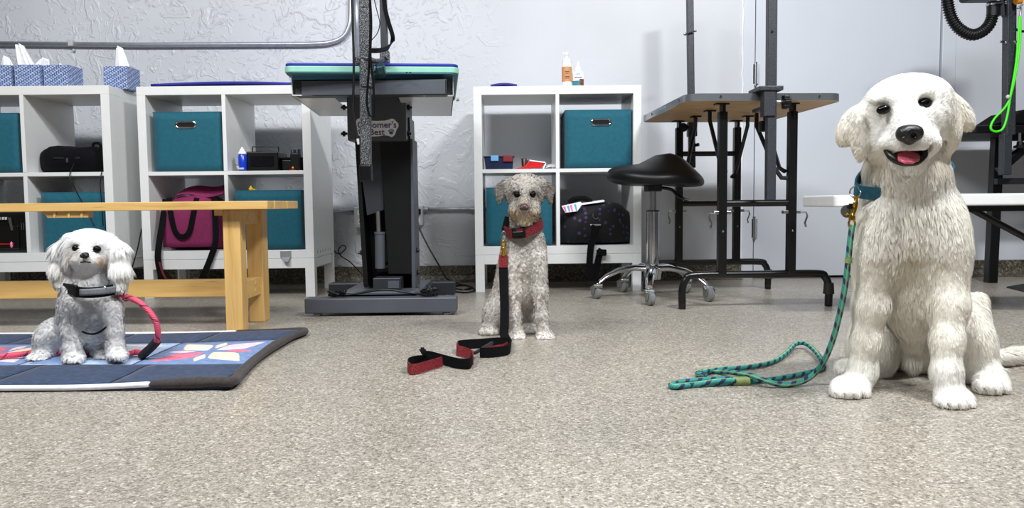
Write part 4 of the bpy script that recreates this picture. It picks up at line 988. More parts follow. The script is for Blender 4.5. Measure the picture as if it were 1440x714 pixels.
for o_, i_ in zip(outer, inner): vs += [o_ + Vector((0, 0, -hgt)), o_ + Vector((0, 0, hgt)), i_ + Vector((0, 0, hgt)), i_ + Vector((0, 0, -hgt))]
fs = [(4 * i + j, 4 * i + (j + 1) % 4, 4 * ((i + 1) % k) + (j + 1) % 4, 4 * ((i + 1) % k) + j) for i in range(k) for j in range(4)]
mbr.add(vs, fs).build('metal_rim', 'rim_metal', r, smooth=True)
for (x, y, nx, ny) in ((-.17, 0, 0, -1), (.2, 0, 0, -1), (-hw, .1, -1, 0), (-hw, .3, -1, 0), (-hw, .55, -1, 0), (hw, .2, 1, 0)):
    MB().cyl(G(x, y, (gz0 + gz1) / 2 + .002), G(x + nx * .003, y + ny * .003, (gz0 + gz1) / 2 + .002), .005, n=10).build('rivet', 'chrome', r)
def leg_frame(y, tag_):
    zb = Z(1064, 385.5, GY + .08); a0, a1 = -.135, .135
    bar = smooth_path([G(-.287, y, .02), G(-.287, y, zb - .055), G(-.272, y, zb - .015), G(-.235, y, zb), G(0, y, zb), G(.235, y, zb), G(.272, y, zb - .015), G(.287, y, zb - .055), G(.287, y, .02)], 6)
    bar[0].z = .002; bar[-1].z = .002
    MB().tube(bar, .0145, 12).build('foot_bar', 'black_gloss', r, smooth=True, autosmooth=False)
    MB().cyl(G(.287, y, .05), G(.287, y, .092), .021, .018, 14).build('rubber_collar', 'rubber', r, smooth=True)
    for a in (a0, a1):
        MB().bar(G(a, y, zb), G(a, y, gz0 - .03), .032, .032, GM.to_3x3() @ Vector((0, 1, 0))).build('leg', 'black_gloss', r, bevel=.004)
        s = -1 if a < 0 else 1
        MB().box(a - .006 - s * 0, a + .006, y - .02, y + .02, gz0 - .055, gz0 - .004, GM).box(a - .03, a + .022, y - .016, y + .016, gz0 - .005, gz0, GM).build('leg_bracket', 'black_metal', r, bevel=.001)
        zq = Z(1064, 299, GY + .08)
        lv = MB().box(a - .034, a + .034, y - .012, y + .012, zq - .005, zq + .008, GM).build('quick_release', 'steel', r, bevel=.002)
        MB().tube([G(a + s * .03, y - .014, zq), G(a + s * .052, y - .016, zq), G(a + s * .056, y - .018, zq - .014), G(a + s * .046, y - .018, zq - .04), G(a + s * .05, y - .018, zq - .056)], .0035, 8).build('cam_lever', 'chrome', lv, smooth=True)
        MB().ellipsoid(G(a, y - .016, zq - .07), (.004, .003, .004), 8, 5).build('rivet', 'steel', r)
    zc = Z(1064, 285.5, GY + .08)
    MB().tube([G(a0, y, zc), G(a1, y, zc)], .013, 12).build('cross_bar', 'black_gloss', r, smooth=True)
    return zb
leg_frame(.08, 0); leg_frame(.69, 1)
# upper cross bar and folding braces
zu = Z(1000, 215, 3.5)
MB().tube([G(-.135, .69, zu), G(.135, .69, zu)], .0115, 12).build('cross_bar', 'black_gloss', r, smooth=True)
for a, y0, y1 in ((-.115, .10, .30), (.115, .10, .30), (-.115, .70, .50), (.115, .70, .50)):
    MB().tube([G(a, y1, gz0 - .006), G(a, y1, gz0 - .04), G(a, y0 + (y1 - y0) * .25, gz0 - .24), G(a, y0, gz0 - .255)], .0085, 8).build('folding_brace', 'black_gloss', r, smooth=True)
    MB().box(a - .02, a + .02, y1 - .02, y1 + .02, gz0 - .006, gz0, GM).build('brace_bracket', 'black_metal', r)
# visible bent brace crossing the front right bay
MB().tube([P(1064, 160, 3.1), P(1064, 177, 3.08), P(1089, 236, 3.0), P(1099, 250, 2.96), P(1112, 250.5, 2.945)], .0085, 8).build('folding_brace', 'black_gloss', r, smooth=True)
# front arm
FY = GY - .035
r = thing('grooming_stand', 'square grey arm post clamped to the near edge of the wooden-topped table', 'grooming arm', P(1084, 283, FY))
MB().bar(P(1085.5, -40, FY), P(1083, 281, FY), .033, .033, (0, 1, 0)).build('post', 'hammertone_dark', r, bevel=.003)
MB().box(X(1074.5, 145, FY - .022), X(1091, 145, FY - .022), FY - .024, FY + .024, Z(1083, 164, FY), Z(1083, 126, FY)).build('clamp_sleeve', 'hammertone_dark', r, bevel=.003)
MB().box(X(1064, 130, FY), X(1098, 130, FY), FY - .03, FY + .10, gz1 + .0015, gz1 + .018).build('clamp_top', 'hammertone_dark', r, bevel=.003)
MB().box(X(1072, 160, FY), X(1080, 160, FY), FY + .02, FY + .12, gz0 - .035, gz0 - .022).build('clamp_jaw', 'hammertone_dark', r, bevel=.002)
q = P(1105, 143, FY - .01)
MB().cyl(P(1090, 143, FY), P(1102, 143, FY), .006, n=10).build('clamp_screw', 'steel', r, smooth=True)
kn = []
for i in range(24):
    a = 2 * math.pi * i / 24; rad = .024 + .0055 * math.cos(a * 6); kn.append(P(1101, 143, FY - .01) + Vector((0, rad * math.cos(a), rad * math.sin(a))))
MB().prism(kn, (.02, 0, 0)).prism([P(1107, 143, FY - .01) + (p - P(1101, 143, FY - .01)) * .6 for p in kn], (.012, 0, 0)).build('clamp_knob', 'black_plastic', r, bevel=.002)
q = P(1086, 44, FY - .018); MB().cyl(q, q + Vector((0, -.003, 0)), .004, n=10).build('screw', 'black_plastic', r)
MB().box(X(1068, 178, FY + .06), X(1078, 178, FY + .06), FY + .05, FY + .08, Z(1070, 185, FY + .06), Z(1070, 170, FY + .06)).build('clamp_foot', 'black_plastic', r, bevel=.004)
# rear arm
BYA = GY + GL + .0
r = thing('grooming_stand', 'dark arm post clamped to the far edge of the wooden-topped table', 'grooming arm', P(972, 232, BYA + .03))
YR = BYA + .035
MB().bar(P(969.5, -40, YR), P(973, 236, YR), .03, .03, (0, 1, 0)).build('post', 'hammertone_dark', r, bevel=.003)
MB().bar(P(973, 172, YR), P(973, 192, YR), .042, .042, (0, 1, 0)).build('clamp_sleeve', 'hammertone_dark', r, bevel=.003)
q = P(960, 179, YR - .01)
MB().ellipsoid(q, (.026, .02, .022), 8, 6).cyl(q, P(970, 178, YR), .006).build('clamp_knob', 'black_plastic', r, smooth=True)
q = P(970, 47, YR - .018); MB().cyl(q + Vector((-.03, -.004, -.006)), q + Vector((.03, -.004, .01)), .004, n=8).ellipsoid(q + Vector((-.022, -.004, -.004)), (.007, .006, .007), 8, 6).build('eye_screw', 'chrome', r, smooth=True)
MB().cyl(P(973, 205, YR), P(983, 203, YR - .02), .008, n=8).build('clamp_screw', 'black_plastic', r, smooth=True)

# ================================================================== white folding bench behind the golden dog
WY = 2.55
wx0, wx1 = X(1175, 283, WY), 2.35; wz1, wz0 = Z(1190, 274, WY), Z(1190, 291, WY)
r = thing('folding_table', 'low white plastic folding table behind the large cream dog', 'table', ((wx0 + wx1) / 2, WY + .15, 0))
MB().prism(rrect(wx0, wx1, WY, WY + .3, .02, wz0), (0, 0, wz1 - wz0)).build('table_top', 'white_laminate', r, bevel=.006, seg=3)
MB().box(wx0 + .2, wx1 - .05, WY + .03, WY + .05, wz0 - .02, wz0).box(wx0 + .2, wx1 - .05, WY + .25, WY + .27, wz0 - .02, wz0).build('side_rail', 'black_metal', r)
for lx_, s in ((wx0 + .26, 1), (wx1 - .2, -1)):
    for yy in (WY + .05, WY + .25): MB().tube([(lx_, yy, wz0 - .01), (lx_ - s * .04, yy, .003)], .0115, 10).build('leg', 'black_metal', r, smooth=True)
    MB().tube([(lx_ - s * .03, WY + .05, .09), (lx_ - s * .03, WY + .25, .09)], .009, 8).build('leg_bar', 'black_metal', r, smooth=True)
MB().tube([P(1349, 292, WY + .1), P(1362, 292, WY + .1), P(1372, 297, WY + .1), P(1440, 333, WY + .1), P(1470, 352, WY + .1)], .0115, 10).build('brace', 'black_metal', r, smooth=True)

# ================================================================== black table on the right edge
RY = 3.45
rz1, rz0 = Z(1400, 176, RY), Z(1400, 187, RY); rx0, rx1 = X(1365, 182, RY), 3.0
r = thing('grooming_table', 'black grooming table cut off by the right edge', 'grooming table', ((rx0 + rx1) / 2, RY + .25, 0))
MB().prism(rrect(rx0, rx1, RY, RY + .5, .03, rz0), (0, 0, rz1 - rz0)).build('table_top', 'black_plastic', r, bevel=.005)
def sbar(pa, pb, w, m='black_metal', name='leg', h=None): return MB().bar(pa, pb, w, h or w, (0, 1, 0)).build(name, m, r, bevel=.003)
e0 = P(1393, 389, 3.74); sbar(P(1403, 188, 3.74), Vector((e0.x, 3.74, .0)), .045)
sbar(P(1545, 188, 3.74), Vector((X(1560, 389, 3.74), 3.74, 0)), .045)
sbar(P(1400, 255, 3.70), P(1475, 254, 3.70), .03, 'charcoal_metal', 'cross_bar')
sbar(P(1404, 240, 3.58), P(1452, 198, 3.58), .035, 'black_metal', 'brace')
sbar(P(1415, 192, 3.56), P(1475, 191, 3.56), .04, 'black_metal', 'apron')
MB().cyl(P(1434, 180, 3.46), P(1434, 205, 3.46), .006, n=8).build('clamp_screw', 'steel', r); MB().lathe([(.026, 0), (.026, .01), (.014, .014), (.012, .03)], P(1434, 208, 3.46), 8).build('clamp_knob', 'black_plastic', r)
rub = MB().prism([P(1398, 175, 3.5), P(1420, 167, 3.5), P(1440, 154, 3.5), P(1475, 148, 3.5), P(1475, 175, 3.5)], (0, .25, 0))
tag(rub.build('table_pad', 'black_fabric', None, bevel=.01, seg=3), 'folded black pad lying on the black table at the right edge', 'pad')
# stand post
PY = 3.38
r = thing('grooming_stand', 'tall speckled black post beside the green loop, clamped to the right-edge table', 'grooming arm', P(1415, 245, PY))
MB().bar(P(1420, -40, PY), P(1418, 190, PY), .04, .04, (0, 1, 0)).build('post', 'hammertone_dark', r, bevel=.004)
MB().bar(P(1414, 188, PY), P(1413, 246, PY), .038, .038, (0, 1, 0)).build('post_socket', 'hammertone_dark', r, bevel=.004)
MB().cyl(P(1406, 58.5, PY), P(1416, 58.5, PY), .005, n=8).ellipsoid(P(1415, 59, PY - .02), (.009, .007, .009), 8, 6).ellipsoid(P(1427.5, 59, PY - .02), (.007, .007, .009), 8, 6).build('thumb_screw', 'chrome', r, smooth=True)
MB().prism([P(1411, -5, PY - .03), P(1416, -5, PY - .03), P(1416, 24, PY - .03), P(1413.5, 20, PY - .03), P(1412.5, 8, PY - .03)], (0, .03, 0)).build('bracket', 'black_metal', r, bevel=.002)
q = P(1415, 3, PY - .035); MB().ellipsoid(q, (.008, .006, .01), 8, 6).build('bolt', 'steel', r, smooth=True)
# dryer with hose
HY = 3.30
r = thing('hose_dryer', 'black ribbed dryer hose hanging in a curve at the top right', 'dryer', P(1385, 40, HY))
path = smooth_path([P(1331, -60, HY), P(1331, -20, HY), P(1333, 5, HY), P(1339, 27, HY), P(1351, 42, HY), P(1367, 49, HY), P(1382, 44, HY), P(1392, 33, HY), P(1396, 20, HY)], 24)
L = 0; rads = []; pit = .0105
for i, p in enumerate(path):
    if i: L += (p - path[i - 1]).length
    rads.append(.0235 + .0032 * math.sin(2 * math.pi * L / pit))
# resample finely so that the ribs read
pts2 = []; tot = [0]
for i in range(1, len(path)): tot.append(tot[-1] + (path[i] - path[i - 1]).length)
N = int(tot[-1] / (pit / 6)); rads2 = []
for s in range(N + 1):
    d = tot[-1] * s / N; i = max(0, min(len(path) - 2, int(np.searchsorted(tot, d)) - 1)); t = (d - tot[i]) / max(1e-6, tot[i + 1] - tot[i])
    pts2.append(path[i].lerp(path[i + 1], t)); rads2.append(.0218 + .003 * math.sin(2 * math.pi * d / pit))
MB().tube(pts2, rads2, 18).build('hose', 'black_plastic', r, smooth=True, autosmooth=False)
MB().cyl(P(1397, 23, HY), P(1397.5, 3, HY), .0265, n=20).build('hose_cuff', 'black_plastic', r, smooth=True)
MB().cyl(P(1397.3, 8, HY), P(1397.3, 5, HY), .0285, n=20).build('hose_clamp', 'steel', r, smooth=True)
MB().cyl(P(1404, 6, HY - .02), P(1409, 6, HY - .02), .004, n=8).build('clamp_screw', 'black_plastic', r)
q = P(1391, -25, HY); MB().box(q.x - .075, q.x + .075, HY - .1, HY + .1, q.z - .064, q.z + .12).build('dryer_housing', 'black_plastic', r, bevel=.015, seg=3)
# green loop
r = thing('grooming_loop', 'bright green cord loop hanging from the black post', 'loop', P(1400, 180, 3.30))
GLY = 3.33
MB().tube(smooth_path([P(1434.5, 23, GLY), P(1434.5, 55, GLY), P(1430, 95, GLY), P(1421, 135, GLY), P(1414, 150, GLY), P(1400, 165, GLY), P(1394, 175, GLY), P(1394, 182, GLY), P(1401, 185, GLY), P(1410, 181, GLY), P(1416, 165, GLY), P(1421, 135, GLY), P(1428, 95, GLY), P(1432, 55, GLY), P(1433.5, 23, GLY)], 8), .0048, 8).build('loop_cord', 'green_cord', r, smooth=True, autosmooth=False)
q = P(1417.5, 136, GLY - .01); MB().ellipsoid(q, (.009, .008, .009), 10, 6).build('cord_lock', 'plate_grey', r, smooth=True)
MB().tube(smooth_path([P(1434, 24, GLY), P(1435.5, 14, GLY), P(1434, 8, GLY)]), .004, 8).tube([P(1431, 12, GLY), P(1438, 6, GLY)], .004, 8).build('snap_hook', 'steel', r, smooth=True)
MB().cyl(P(1428, 1, GLY), P(1436, 0, GLY), .016, n=12).build('hook_clip', 'orange_plastic', r, smooth=True)
cord('short black cable looping behind the tall right post', [P(1424, 38, 3.42), P(1432, 43, 3.42), P(1440, 44, 3.42), P(1460, 42, 3.42)], .0055)
# dark mat on the floor at the right edge
a, b, c_, d_ = F(1415, 404.5), F(1450, 398.5), F(1500, 404), F(1450, 413)
tag(MB().prism([a, d_, c_, b], (0, 0, .006)).build('floor_mat_black', 'rubber', None, bevel=.002), 'black rubber mat corner on the floor at the right edge', 'mat')
bpy.data.objects['floor_mat_black'].name = 'rubber_mat'
# ================================================================== dogs: implicit-surface bodies with modelled fur
def CAMINV(pts):
    """world -> photo pixels, for choosing coat length / colour by body region"""
    RT = np.array(CAM_R.transposed()); q = (pts - np.array([0, 0, CAM_H])) @ RT.T
    return np.stack([720 + FPX * q[:, 0] / -q[:, 2], 357 - FPX * q[:, 1] / -q[:, 2]], 1)
class Sculpt:
    def __init__(self, Y0, res, lo, hi):
        self.Y0 = Y0; self.s = Y0 / FPX; self.res = res
        self.lo = np.array(lo); n = np.ceil((np.array(hi) - self.lo) / res).astype(int) + 1
        self.n = n; self.vol = np.full(n, 1.0, dtype=np.float32)
        self.ax = [self.lo[i] + np.arange(n[i]) * res for i in range(3)]
    def W(self, p): return P(p[0], p[1], self.Y0 + p[2] * self.s)
    def sc(self, p): return (self.Y0 + p[2] * self.s) / FPX
    def _win(self, lo, hi):
        a = np.clip(((np.array(lo) - self.lo) / self.res).astype(int) - 1, 0, self.n - 1); b = np.clip(((np.array(hi) - self.lo) / self.res).astype(int) + 2, 1, self.n)
        sl = tuple(slice(a[i], b[i]) for i in range(3))
        G3 = np.meshgrid(self.ax[0][sl[0]], self.ax[1][sl[1]], self.ax[2][sl[2]], indexing='ij')
        return sl, G3
    def _put(self, sl, d, k, sub=False):
        v = self.vol[sl]
        if sub:
            d = -d; h = np.maximum(k - np.abs(v - d), 0) / k; self.vol[sl] = np.maximum(v, d) + h * h * k / 4
        else:
            h = np.maximum(k - np.abs(v - d), 0) / k; self.vol[sl] = np.minimum(v, d) - h * h * k / 4
    def cone(self, a, b, ra, rb, k=12, sub=False):
        A, B = self.W(a), self.W(b); ra *= self.sc(a); rb *= self.sc(b); kk = k * self.s; m = max(ra, rb) + kk
        sl, (gx, gy, gz) = self._win([min(A[i], B[i]) - m for i in range(3)], [max(A[i], B[i]) + m for i in range(3)])
        D = B - A; L2 = max(D.length_squared, 1e-9)
        t = np.clip(((gx - A.x) * D.x + (gy - A.y) * D.y + (gz - A.z) * D.z) / L2, 0, 1)
        d = np.sqrt((gx - A.x - t * D.x) ** 2 + (gy - A.y - t * D.y) ** 2 + (gz - A.z - t * D.z) ** 2) - (ra + (rb - ra) * t)
        self._put(sl, d, kk, sub)
    def chain(self, pts, k=12):
        for p, q in zip(pts[:-1], pts[1:]): self.cone(p[:3], q[:3], p[3], q[3], k)
    def ball(self, c, r, k=12, sub=False): self.cone(c, c, r, r, k, sub)
    def ell(self, c, r, rot=0.0, pitch=0.0, yaw=0.0, k=12, sub=False):
        """ellipsoid: radii (right, down, depth) in px; rot turns it in the picture plane (clockwise +)"""
        C = self.W(c); s = self.sc(c); R3 = np.array(r) * s; kk = k * self.s; m = R3.max() + kk
        sl, (gx, gy, gz) = self._win([C[i] - m for i in range(3)], [C[i] + m for i in range(3)])
        M = Matrix.Rotation(R(rot), 3, 'Y') @ Matrix.Rotation(R(pitch), 3, 'X') @ Matrix.Rotation(R(yaw), 3, 'Z'); M = np.array(M)
        q = [M[0, i] * (gx - C.x) + M[1, i] * (gy - C.y) + M[2, i] * (gz - C.z) for i in range(3)]
        rx, rz, ry = R3
        k0 = np.sqrt((q[0] / rx) ** 2 + (q[1] / ry) ** 2 + (q[2] / rz) ** 2); k1 = np.sqrt((q[0] / rx ** 2) ** 2 + (q[1] / ry ** 2) ** 2 + (q[2] / rz ** 2) ** 2)
        d = k0 * (k0 - 1) / np.maximum(k1, 1e-6)
        self._put(sl, d, kk, sub)
    def paw(self, c, w, h, d, dirx=0.0, toes=4, k=6):
        """rounded paw with separate toes; c = centre of the pad on the floor (bottom)"""
        cx, cy, cw = c
        self.ell((cx, cy - h * .5, cw), (w * .5, h * .5, d * .6), k=8)
        for i in range(toes):
            t = (i - (toes - 1) / 2) / ((toes - 1) / 2)
            self.ell((cx + t * w * .36 + dirx * .3, cy - h * .33, cw - d * (.50 - .16 * t * t)), (w * .155, h * .34, d * .34), k=2.5)
    def mesh(self, floor=True, zmin=0.0):
        vol = self.vol
        if floor:
            zz = (zmin - self.ax[2])[None, None, :]; vol = np.maximum(vol, zz.astype(np.float32))
        vol = vol.copy(); vol[[0, -1]] = 1; vol[:, [0, -1]] = 1; vol[:, :, [0, -1]] = 1
        ins = vol < 0; nx, ny, nz = vol.shape
        cs = np.zeros((nx - 1, ny - 1, nz - 1), np.int8)
        for i in (0, 1):
            for j in (0, 1):
                for k in (0, 1): cs += ins[i:nx - 1 + i, j:ny - 1 + j, k:nz - 1 + k]
        act = (cs > 0) & (cs < 8); ci = np.argwhere(act); N = len(ci)
        idx = np.full(act.shape, -1, np.int64); idx[act] = np.arange(N)
        acc = np.zeros((N, 3)); cnt = np.zeros(N)
        cor = [(0, 0, 0), (1, 0, 0), (0, 1, 0), (1, 1, 0), (0, 0, 1), (1, 0, 1), (0, 1, 1), (1, 1, 1)]
        for a in range(8):
            for b in range(a + 1, 8):
                if sum(abs(cor[a][i] - cor[b][i]) for i in range(3)) != 1: continue
                va = vol[ci[:, 0] + cor[a][0], ci[:, 1] + cor[a][1], ci[:, 2] + cor[a][2]]; vb = vol[ci[:, 0] + cor[b][0], ci[:, 1] + cor[b][1], ci[:, 2] + cor[b][2]]
                cr = (va < 0) != (vb < 0); t = np.where(cr, va / np.where(cr, va - vb, 1), 0)
                pa, pb = np.array(cor[a]), np.array(cor[b])
                acc += np.where(cr[:, None], pa + (pb - pa) * t[:, None], 0); cnt += cr
        V = self.lo + (ci + acc / cnt[:, None]) * self.res
        Fc = []
        for ax in range(3):
            o1, o2 = [(1, 2), (2, 0), (0, 1)][ax]
            s0 = [slice(None)] * 3; s1 = [slice(None)] * 3; s0[ax] = slice(0, -1); s1[ax] = slice(1, None)
            e = ins[tuple(s0)] != ins[tuple(s1)]; ed = np.argwhere(e); ed = ed[(ed[:, o1] > 0) & (ed[:, o2] > 0)]
            ed = ed[(ed[:, o1] < vol.shape[o1] - 1) & (ed[:, o2] < vol.shape[o2] - 1)]
            def cell(d1, d2):
                q = ed.copy(); q[:, o1] -= d1; q[:, o2] -= d2; return idx[q[:, 0], q[:, 1], q[:, 2]]
            quad = np.stack([cell(1, 1), cell(0, 1), cell(0, 0), cell(1, 0)], 1)
            fl = ~ins[ed[:, 0], ed[:, 1], ed[:, 2]]; quad[fl] = quad[fl][:, ::-1]; Fc.append(quad)
        Fc = np.concatenate(Fc); Fc = Fc[(Fc >= 0).all(1)]
        # one light relaxation pass
        for _ in range(2):
            S_ = np.zeros_like(V); c_ = np.zeros(len(V))
            for i in range(4):
                a, b = Fc[:, i], Fc[:, (i + 1) % 4]
                np.add.at(S_, a, V[b]); np.add.at(c_, a, 1); np.add.at(S_, b, V[a]); np.add.at(c_, b, 1)
            V = V * .5 + .5 * S_ / np.maximum(c_, 1)[:, None]
        return V, Fc
def np_mesh(name, V, Fc, m, parent=None, smooth=True):
    me = bpy.data.meshes.new(name); k = Fc.shape[1]
    if parent is not None:
        Mi = np.array(WM[parent.name].inverted()); V = V @ Mi[:3, :3].T + Mi[:3, 3]
    me.vertices.add(len(V)); me.vertices.foreach_set('co', V.astype(np.float32).ravel())
    me.loops.add(Fc.size); me.loops.foreach_set('vertex_index', Fc.astype(np.int32).ravel())
    me.polygons.add(len(Fc)); me.polygons.foreach_set('loop_start', np.arange(0, Fc.size, k, dtype=np.int32))
    me.polygons.foreach_set('loop_total', np.full(len(Fc), k, dtype=np.int32))
    me.update(calc_edges=True); me.validate()
    if smooth: me.polygons.foreach_set('use_smooth', np.ones(len(Fc), dtype=bool))
    me.materials.append(MATS[m]); o = bpy.data.objects.new(name, me); COL.objects.link(o)
    if parent is not None: o.parent = parent; WM[o.name] = WM[parent.name]
    return o
def set_color(me, cols):
    at = me.color_attributes.new('coat', 'FLOAT_COLOR', 'POINT')
    at.data.foreach_set('color', np.concatenate([cols, np.ones((len(cols), 1))], 1).astype(np.float32).ravel())
def coat_material(name, rough=.7, sheen=.1, transl=0.0):
    t = NT(name); at = t.n('ShaderNodeAttribute'); at.attribute_name = 'coat'
    t.color(at.outputs['Color']); b = t.bsdf
    b.inputs['Roughness'].default_value = rough; b.inputs['Sheen Weight'].default_value = sheen; b.inputs['Specular IOR Level'].default_value = .25
    if transl:
        tr = t.n('ShaderNodeBsdfTranslucent'); t.l(at.outputs['Color'], tr.inputs[0]); mx = t.n('ShaderNodeMixShader'); mx.inputs[0].default_value = transl
        t.l(b.outputs[0], mx.inputs[1]); t.l(tr.outputs[0], mx.inputs[2]); out = t.t.nodes['Material Output']; t.l(mx.outputs[0], out.inputs[0])
    return t.m
coat_material('coat_skin', transl=0.0); coat_material('coat_fur')
mat('eye_black', rgb(9, 7, 7), .16, var=.05, spec=.2); mat('eye_brown', rgb(18, 11, 9), .22, var=.1, spec=.12)
mat('nose_black', rgb(20, 19, 20), .38, var=.25, scale=300, bump=.3); mat('nose_brown', rgb(62, 44, 42), .4, var=.2, scale=300, bump=.3)
mat('lip_black', rgb(16, 14, 15), .35); mat('tongue', rgb(206, 92, 112), .35, var=.12, scale=200, bump=.2); mat('mouth_dark', rgb(34, 16, 18), .6); mat('claw', rgb(150, 140, 128), .5)
def vnorm(a): return a / np.maximum(np.linalg.norm(a, axis=-1, keepdims=True), 1e-9)
def make_fur(name, parent, V, Fc, rng, N, spec, width=.0011, clump=14, color=None, seg=4):
    """spec(px, world, normal) -> dict(length, flow(N,3), lift, dens, curl, clumpy, jitter)"""
    T = np.concatenate([Fc[:, [0, 1, 2]], Fc[:, [0, 2, 3]]])
    a, b, c = V[T[:, 0]], V[T[:, 1]], V[T[:, 2]]; cr = np.cross(b - a, c - a); ar = np.linalg.norm(cr, axis=1)
    VN = np.zeros_like(V)
    for i in range(3): np.add.at(VN, T[:, i], cr)
    VN = vnorm(VN)
    cen = (a + b + c) / 3; sp = spec(CAMINV(cen), cen, vnorm(cr)); w = ar * sp['dens']; w /= w.sum()
    ti = rng.choice(len(T), N, p=w); u, v = rng.random(N), rng.random(N); fl = u + v > 1; u[fl], v[fl] = 1 - u[fl], 1 - v[fl]
    p = a[ti] + (b - a)[ti] * u[:, None] + (c - a)[ti] * v[:, None]
    nn = vnorm(VN[T[ti, 0]] * (1 - u - v)[:, None] + VN[T[ti, 1]] * u[:, None] + VN[T[ti, 2]] * v[:, None])
    sp = spec(CAMINV(p), p, nn)
    f = sp['flow'] + rng.normal(0, 1, (N, 3)) * np.reshape(sp['jitter'], (-1, 1))
    nc = max(8, N // clump); kd = kdtree.KDTree(nc); ids = rng.choice(N, nc, replace=False)
    for i, q in enumerate(ids): kd.insert(p[q], i)
    kd.balance(); near = np.fromiter((kd.find(q)[1] for q in p), dtype=np.int64, count=N); ci = ids[near]
    cj = rng.normal(0, 1, (nc, 3)); f = f + cj[near] * np.reshape(sp['cjit'], (-1, 1))
    f = f - nn * (f * nn).sum(1, keepdims=True); f = vnorm(f)
    L = sp['length'] * rng.uniform(.7, 1.15, N) * rng.uniform(.85, 1.15, nc)[near]
    lift = np.reshape(sp['lift'], (-1, 1)); g = np.array([0, 0, -1.0])
    droop = np.reshape(sp['droop'], (-1, 1))
    ts = np.linspace(0, 1, seg); P_ = []
    side = vnorm(np.cross(f, nn)); ph = rng.uniform(0, 6.28, nc)[near] + rng.normal(0, .5, N); curl = np.reshape(sp['curl'], (-1, 1))
    for t in ts:
        d = nn * lift * (t - .45 * t * t) + f * (1 - lift) * t + g * droop * t * t
        q = p + nn * (.0004 + .0011 * t) + d * L[:, None] + (side * np.sin(ph + t * 5.5)[:, None] + nn * (np.cos(ph + t * 5.5)[:, None] * .5 + .5)) * curl * L[:, None] * min(1, t * 2)
        P_.append(q)
    P_ = np.stack(P_, 1)
    cl = np.reshape(sp['clumpy'], (-1, 1)); ctr = P_[ci]
    for i, t in enumerate(ts): P_[:, i] = P_[:, i] * (1 - cl * t ** 1.2) + ctr[:, i] * cl * t ** 1.2
    P_[:, :, 2] = np.maximum(P_[:, :, 2], .0012)
    wv = width * rng.uniform(.75, 1.3, N)
    sd = side * wv[:, None] * .5
    # strand ribbons: two verts per joint, single tip
    VV = np.empty((N, 2 * (seg - 1) + 1, 3))
    for i in range(seg - 1):
        k = (1 - .55 * ts[i]); VV[:, 2 * i] = P_[:, i] - sd * k; VV[:, 2 * i + 1] = P_[:, i] + sd * k
    VV[:, -1] = P_[:, -1]; nv = VV.shape[1]
    tri = []
    for i in range(seg - 2): tri += [(2 * i, 2 * i + 1, 2 * i + 3), (2 * i, 2 * i + 3, 2 * i + 2)]
    tri.append((nv - 3, nv - 2, nv - 1)); tri = np.array(tri)
    FF = (np.arange(N)[:, None, None] * nv + tri[None]).reshape(-1, 3)
    col = color(CAMINV(p), p, nn, rng) * (1 + rng.uniform(-.10, .05, (N, 1)) * sp.get('nj', 1)) * (1 + rng.uniform(-.07, .04, (nc, 1))[near] * sp.get('nj', 1))
    col = np.clip(col, 0, .95)
    shade = vnorm(nn * .9 + rng.normal(0, .14, (N, 3)) * sp.get('nj', 1) + rng.normal(0, .16, (nc, 3))[near] * sp.get('nj', 1))
    o = np_mesh(name, VV.reshape(-1, 3), FF, 'coat_fur', parent)
    set_color(o.data, np.repeat(col, nv, 0))
    o.data.normals_split_custom_set_from_vertices(np.repeat(shade, nv, 0).tolist())
    o['kind'] = 'stuff'
    return o
def sm(x, a, b):
    t = np.clip((x - a) / (b - a), 0, 1); return t * t * (3 - 2 * t)
def blob(px, c, r): return np.exp(-(((px[:, 0] - c[0]) / r[0]) ** 2 + ((px[:, 1] - c[1]) / r[1]) ** 2))
def srgb(*c): return np.array([lin(k) for k in c])
def ring_band(S, pts, w, t, m, parent, name, n=6):
    """collar: closed strap through (u, v, w) control points, width along local vertical"""
    wp = smooth_path([S.W(p) for p in pts], n, True)
    c = sum(wp, Vector()) / len(wp); k = len(wp); nrm = Vector((0, 0, 0))
    for i in range(k): nrm += (wp[i] - c).cross(wp[(i + 1) % k] - c)
    nrm.normalize()
    if nrm.z < 0: nrm = -nrm
    mb = MB(); vs = []; fs = []; uv = []; L = 0
    for i in range(k):
        out = (wp[i] - c); out = (out - nrm * out.dot(nrm)).normalized()
        if i: L += (wp[i] - wp[i - 1]).length
        for a, b in ((-1, -1), (1, -1), (1, 1), (-1, 1)): vs.append(wp[i] + nrm * a * w / 2 + out * b * t / 2); uv.append((L, float(a)))
    fs = [(4 * i + j, 4 * i + (j + 1) % 4, 4 * ((i + 1) % k) + (j + 1) % 4, 4 * ((i + 1) % k) + j) for i in range(k) for j in range(4)]
    return mb.add(vs, fs, uv).build(name, m, parent, uv=True), wp, nrm
# ------------------------------------------------------------------ large cream dog
GO = Sculpt(1.62, .0040, (.62, 1.38, -.01), (1.30, 2.12, .70))
S = GO
# torso
S.cone((1278, 290, 40), (1290, 430, 140), 58, 62, 24)
S.ell((1279, 325, 18), (64, 74, 58), k=18)
S.ell((1282, 392, 22), (44, 84, 46), k=16); S.cone((1283, 420, 20), (1283, 478, 34), 36, 16, 14)
S.ell((1298, 475, 155), (66, 58, 74), k=24)
S.cone((1275, 190, 5), (1275, 285, 22), 46, 55, 22)
S.ell((1272, 246, 5), (55, 40, 50), k=16)
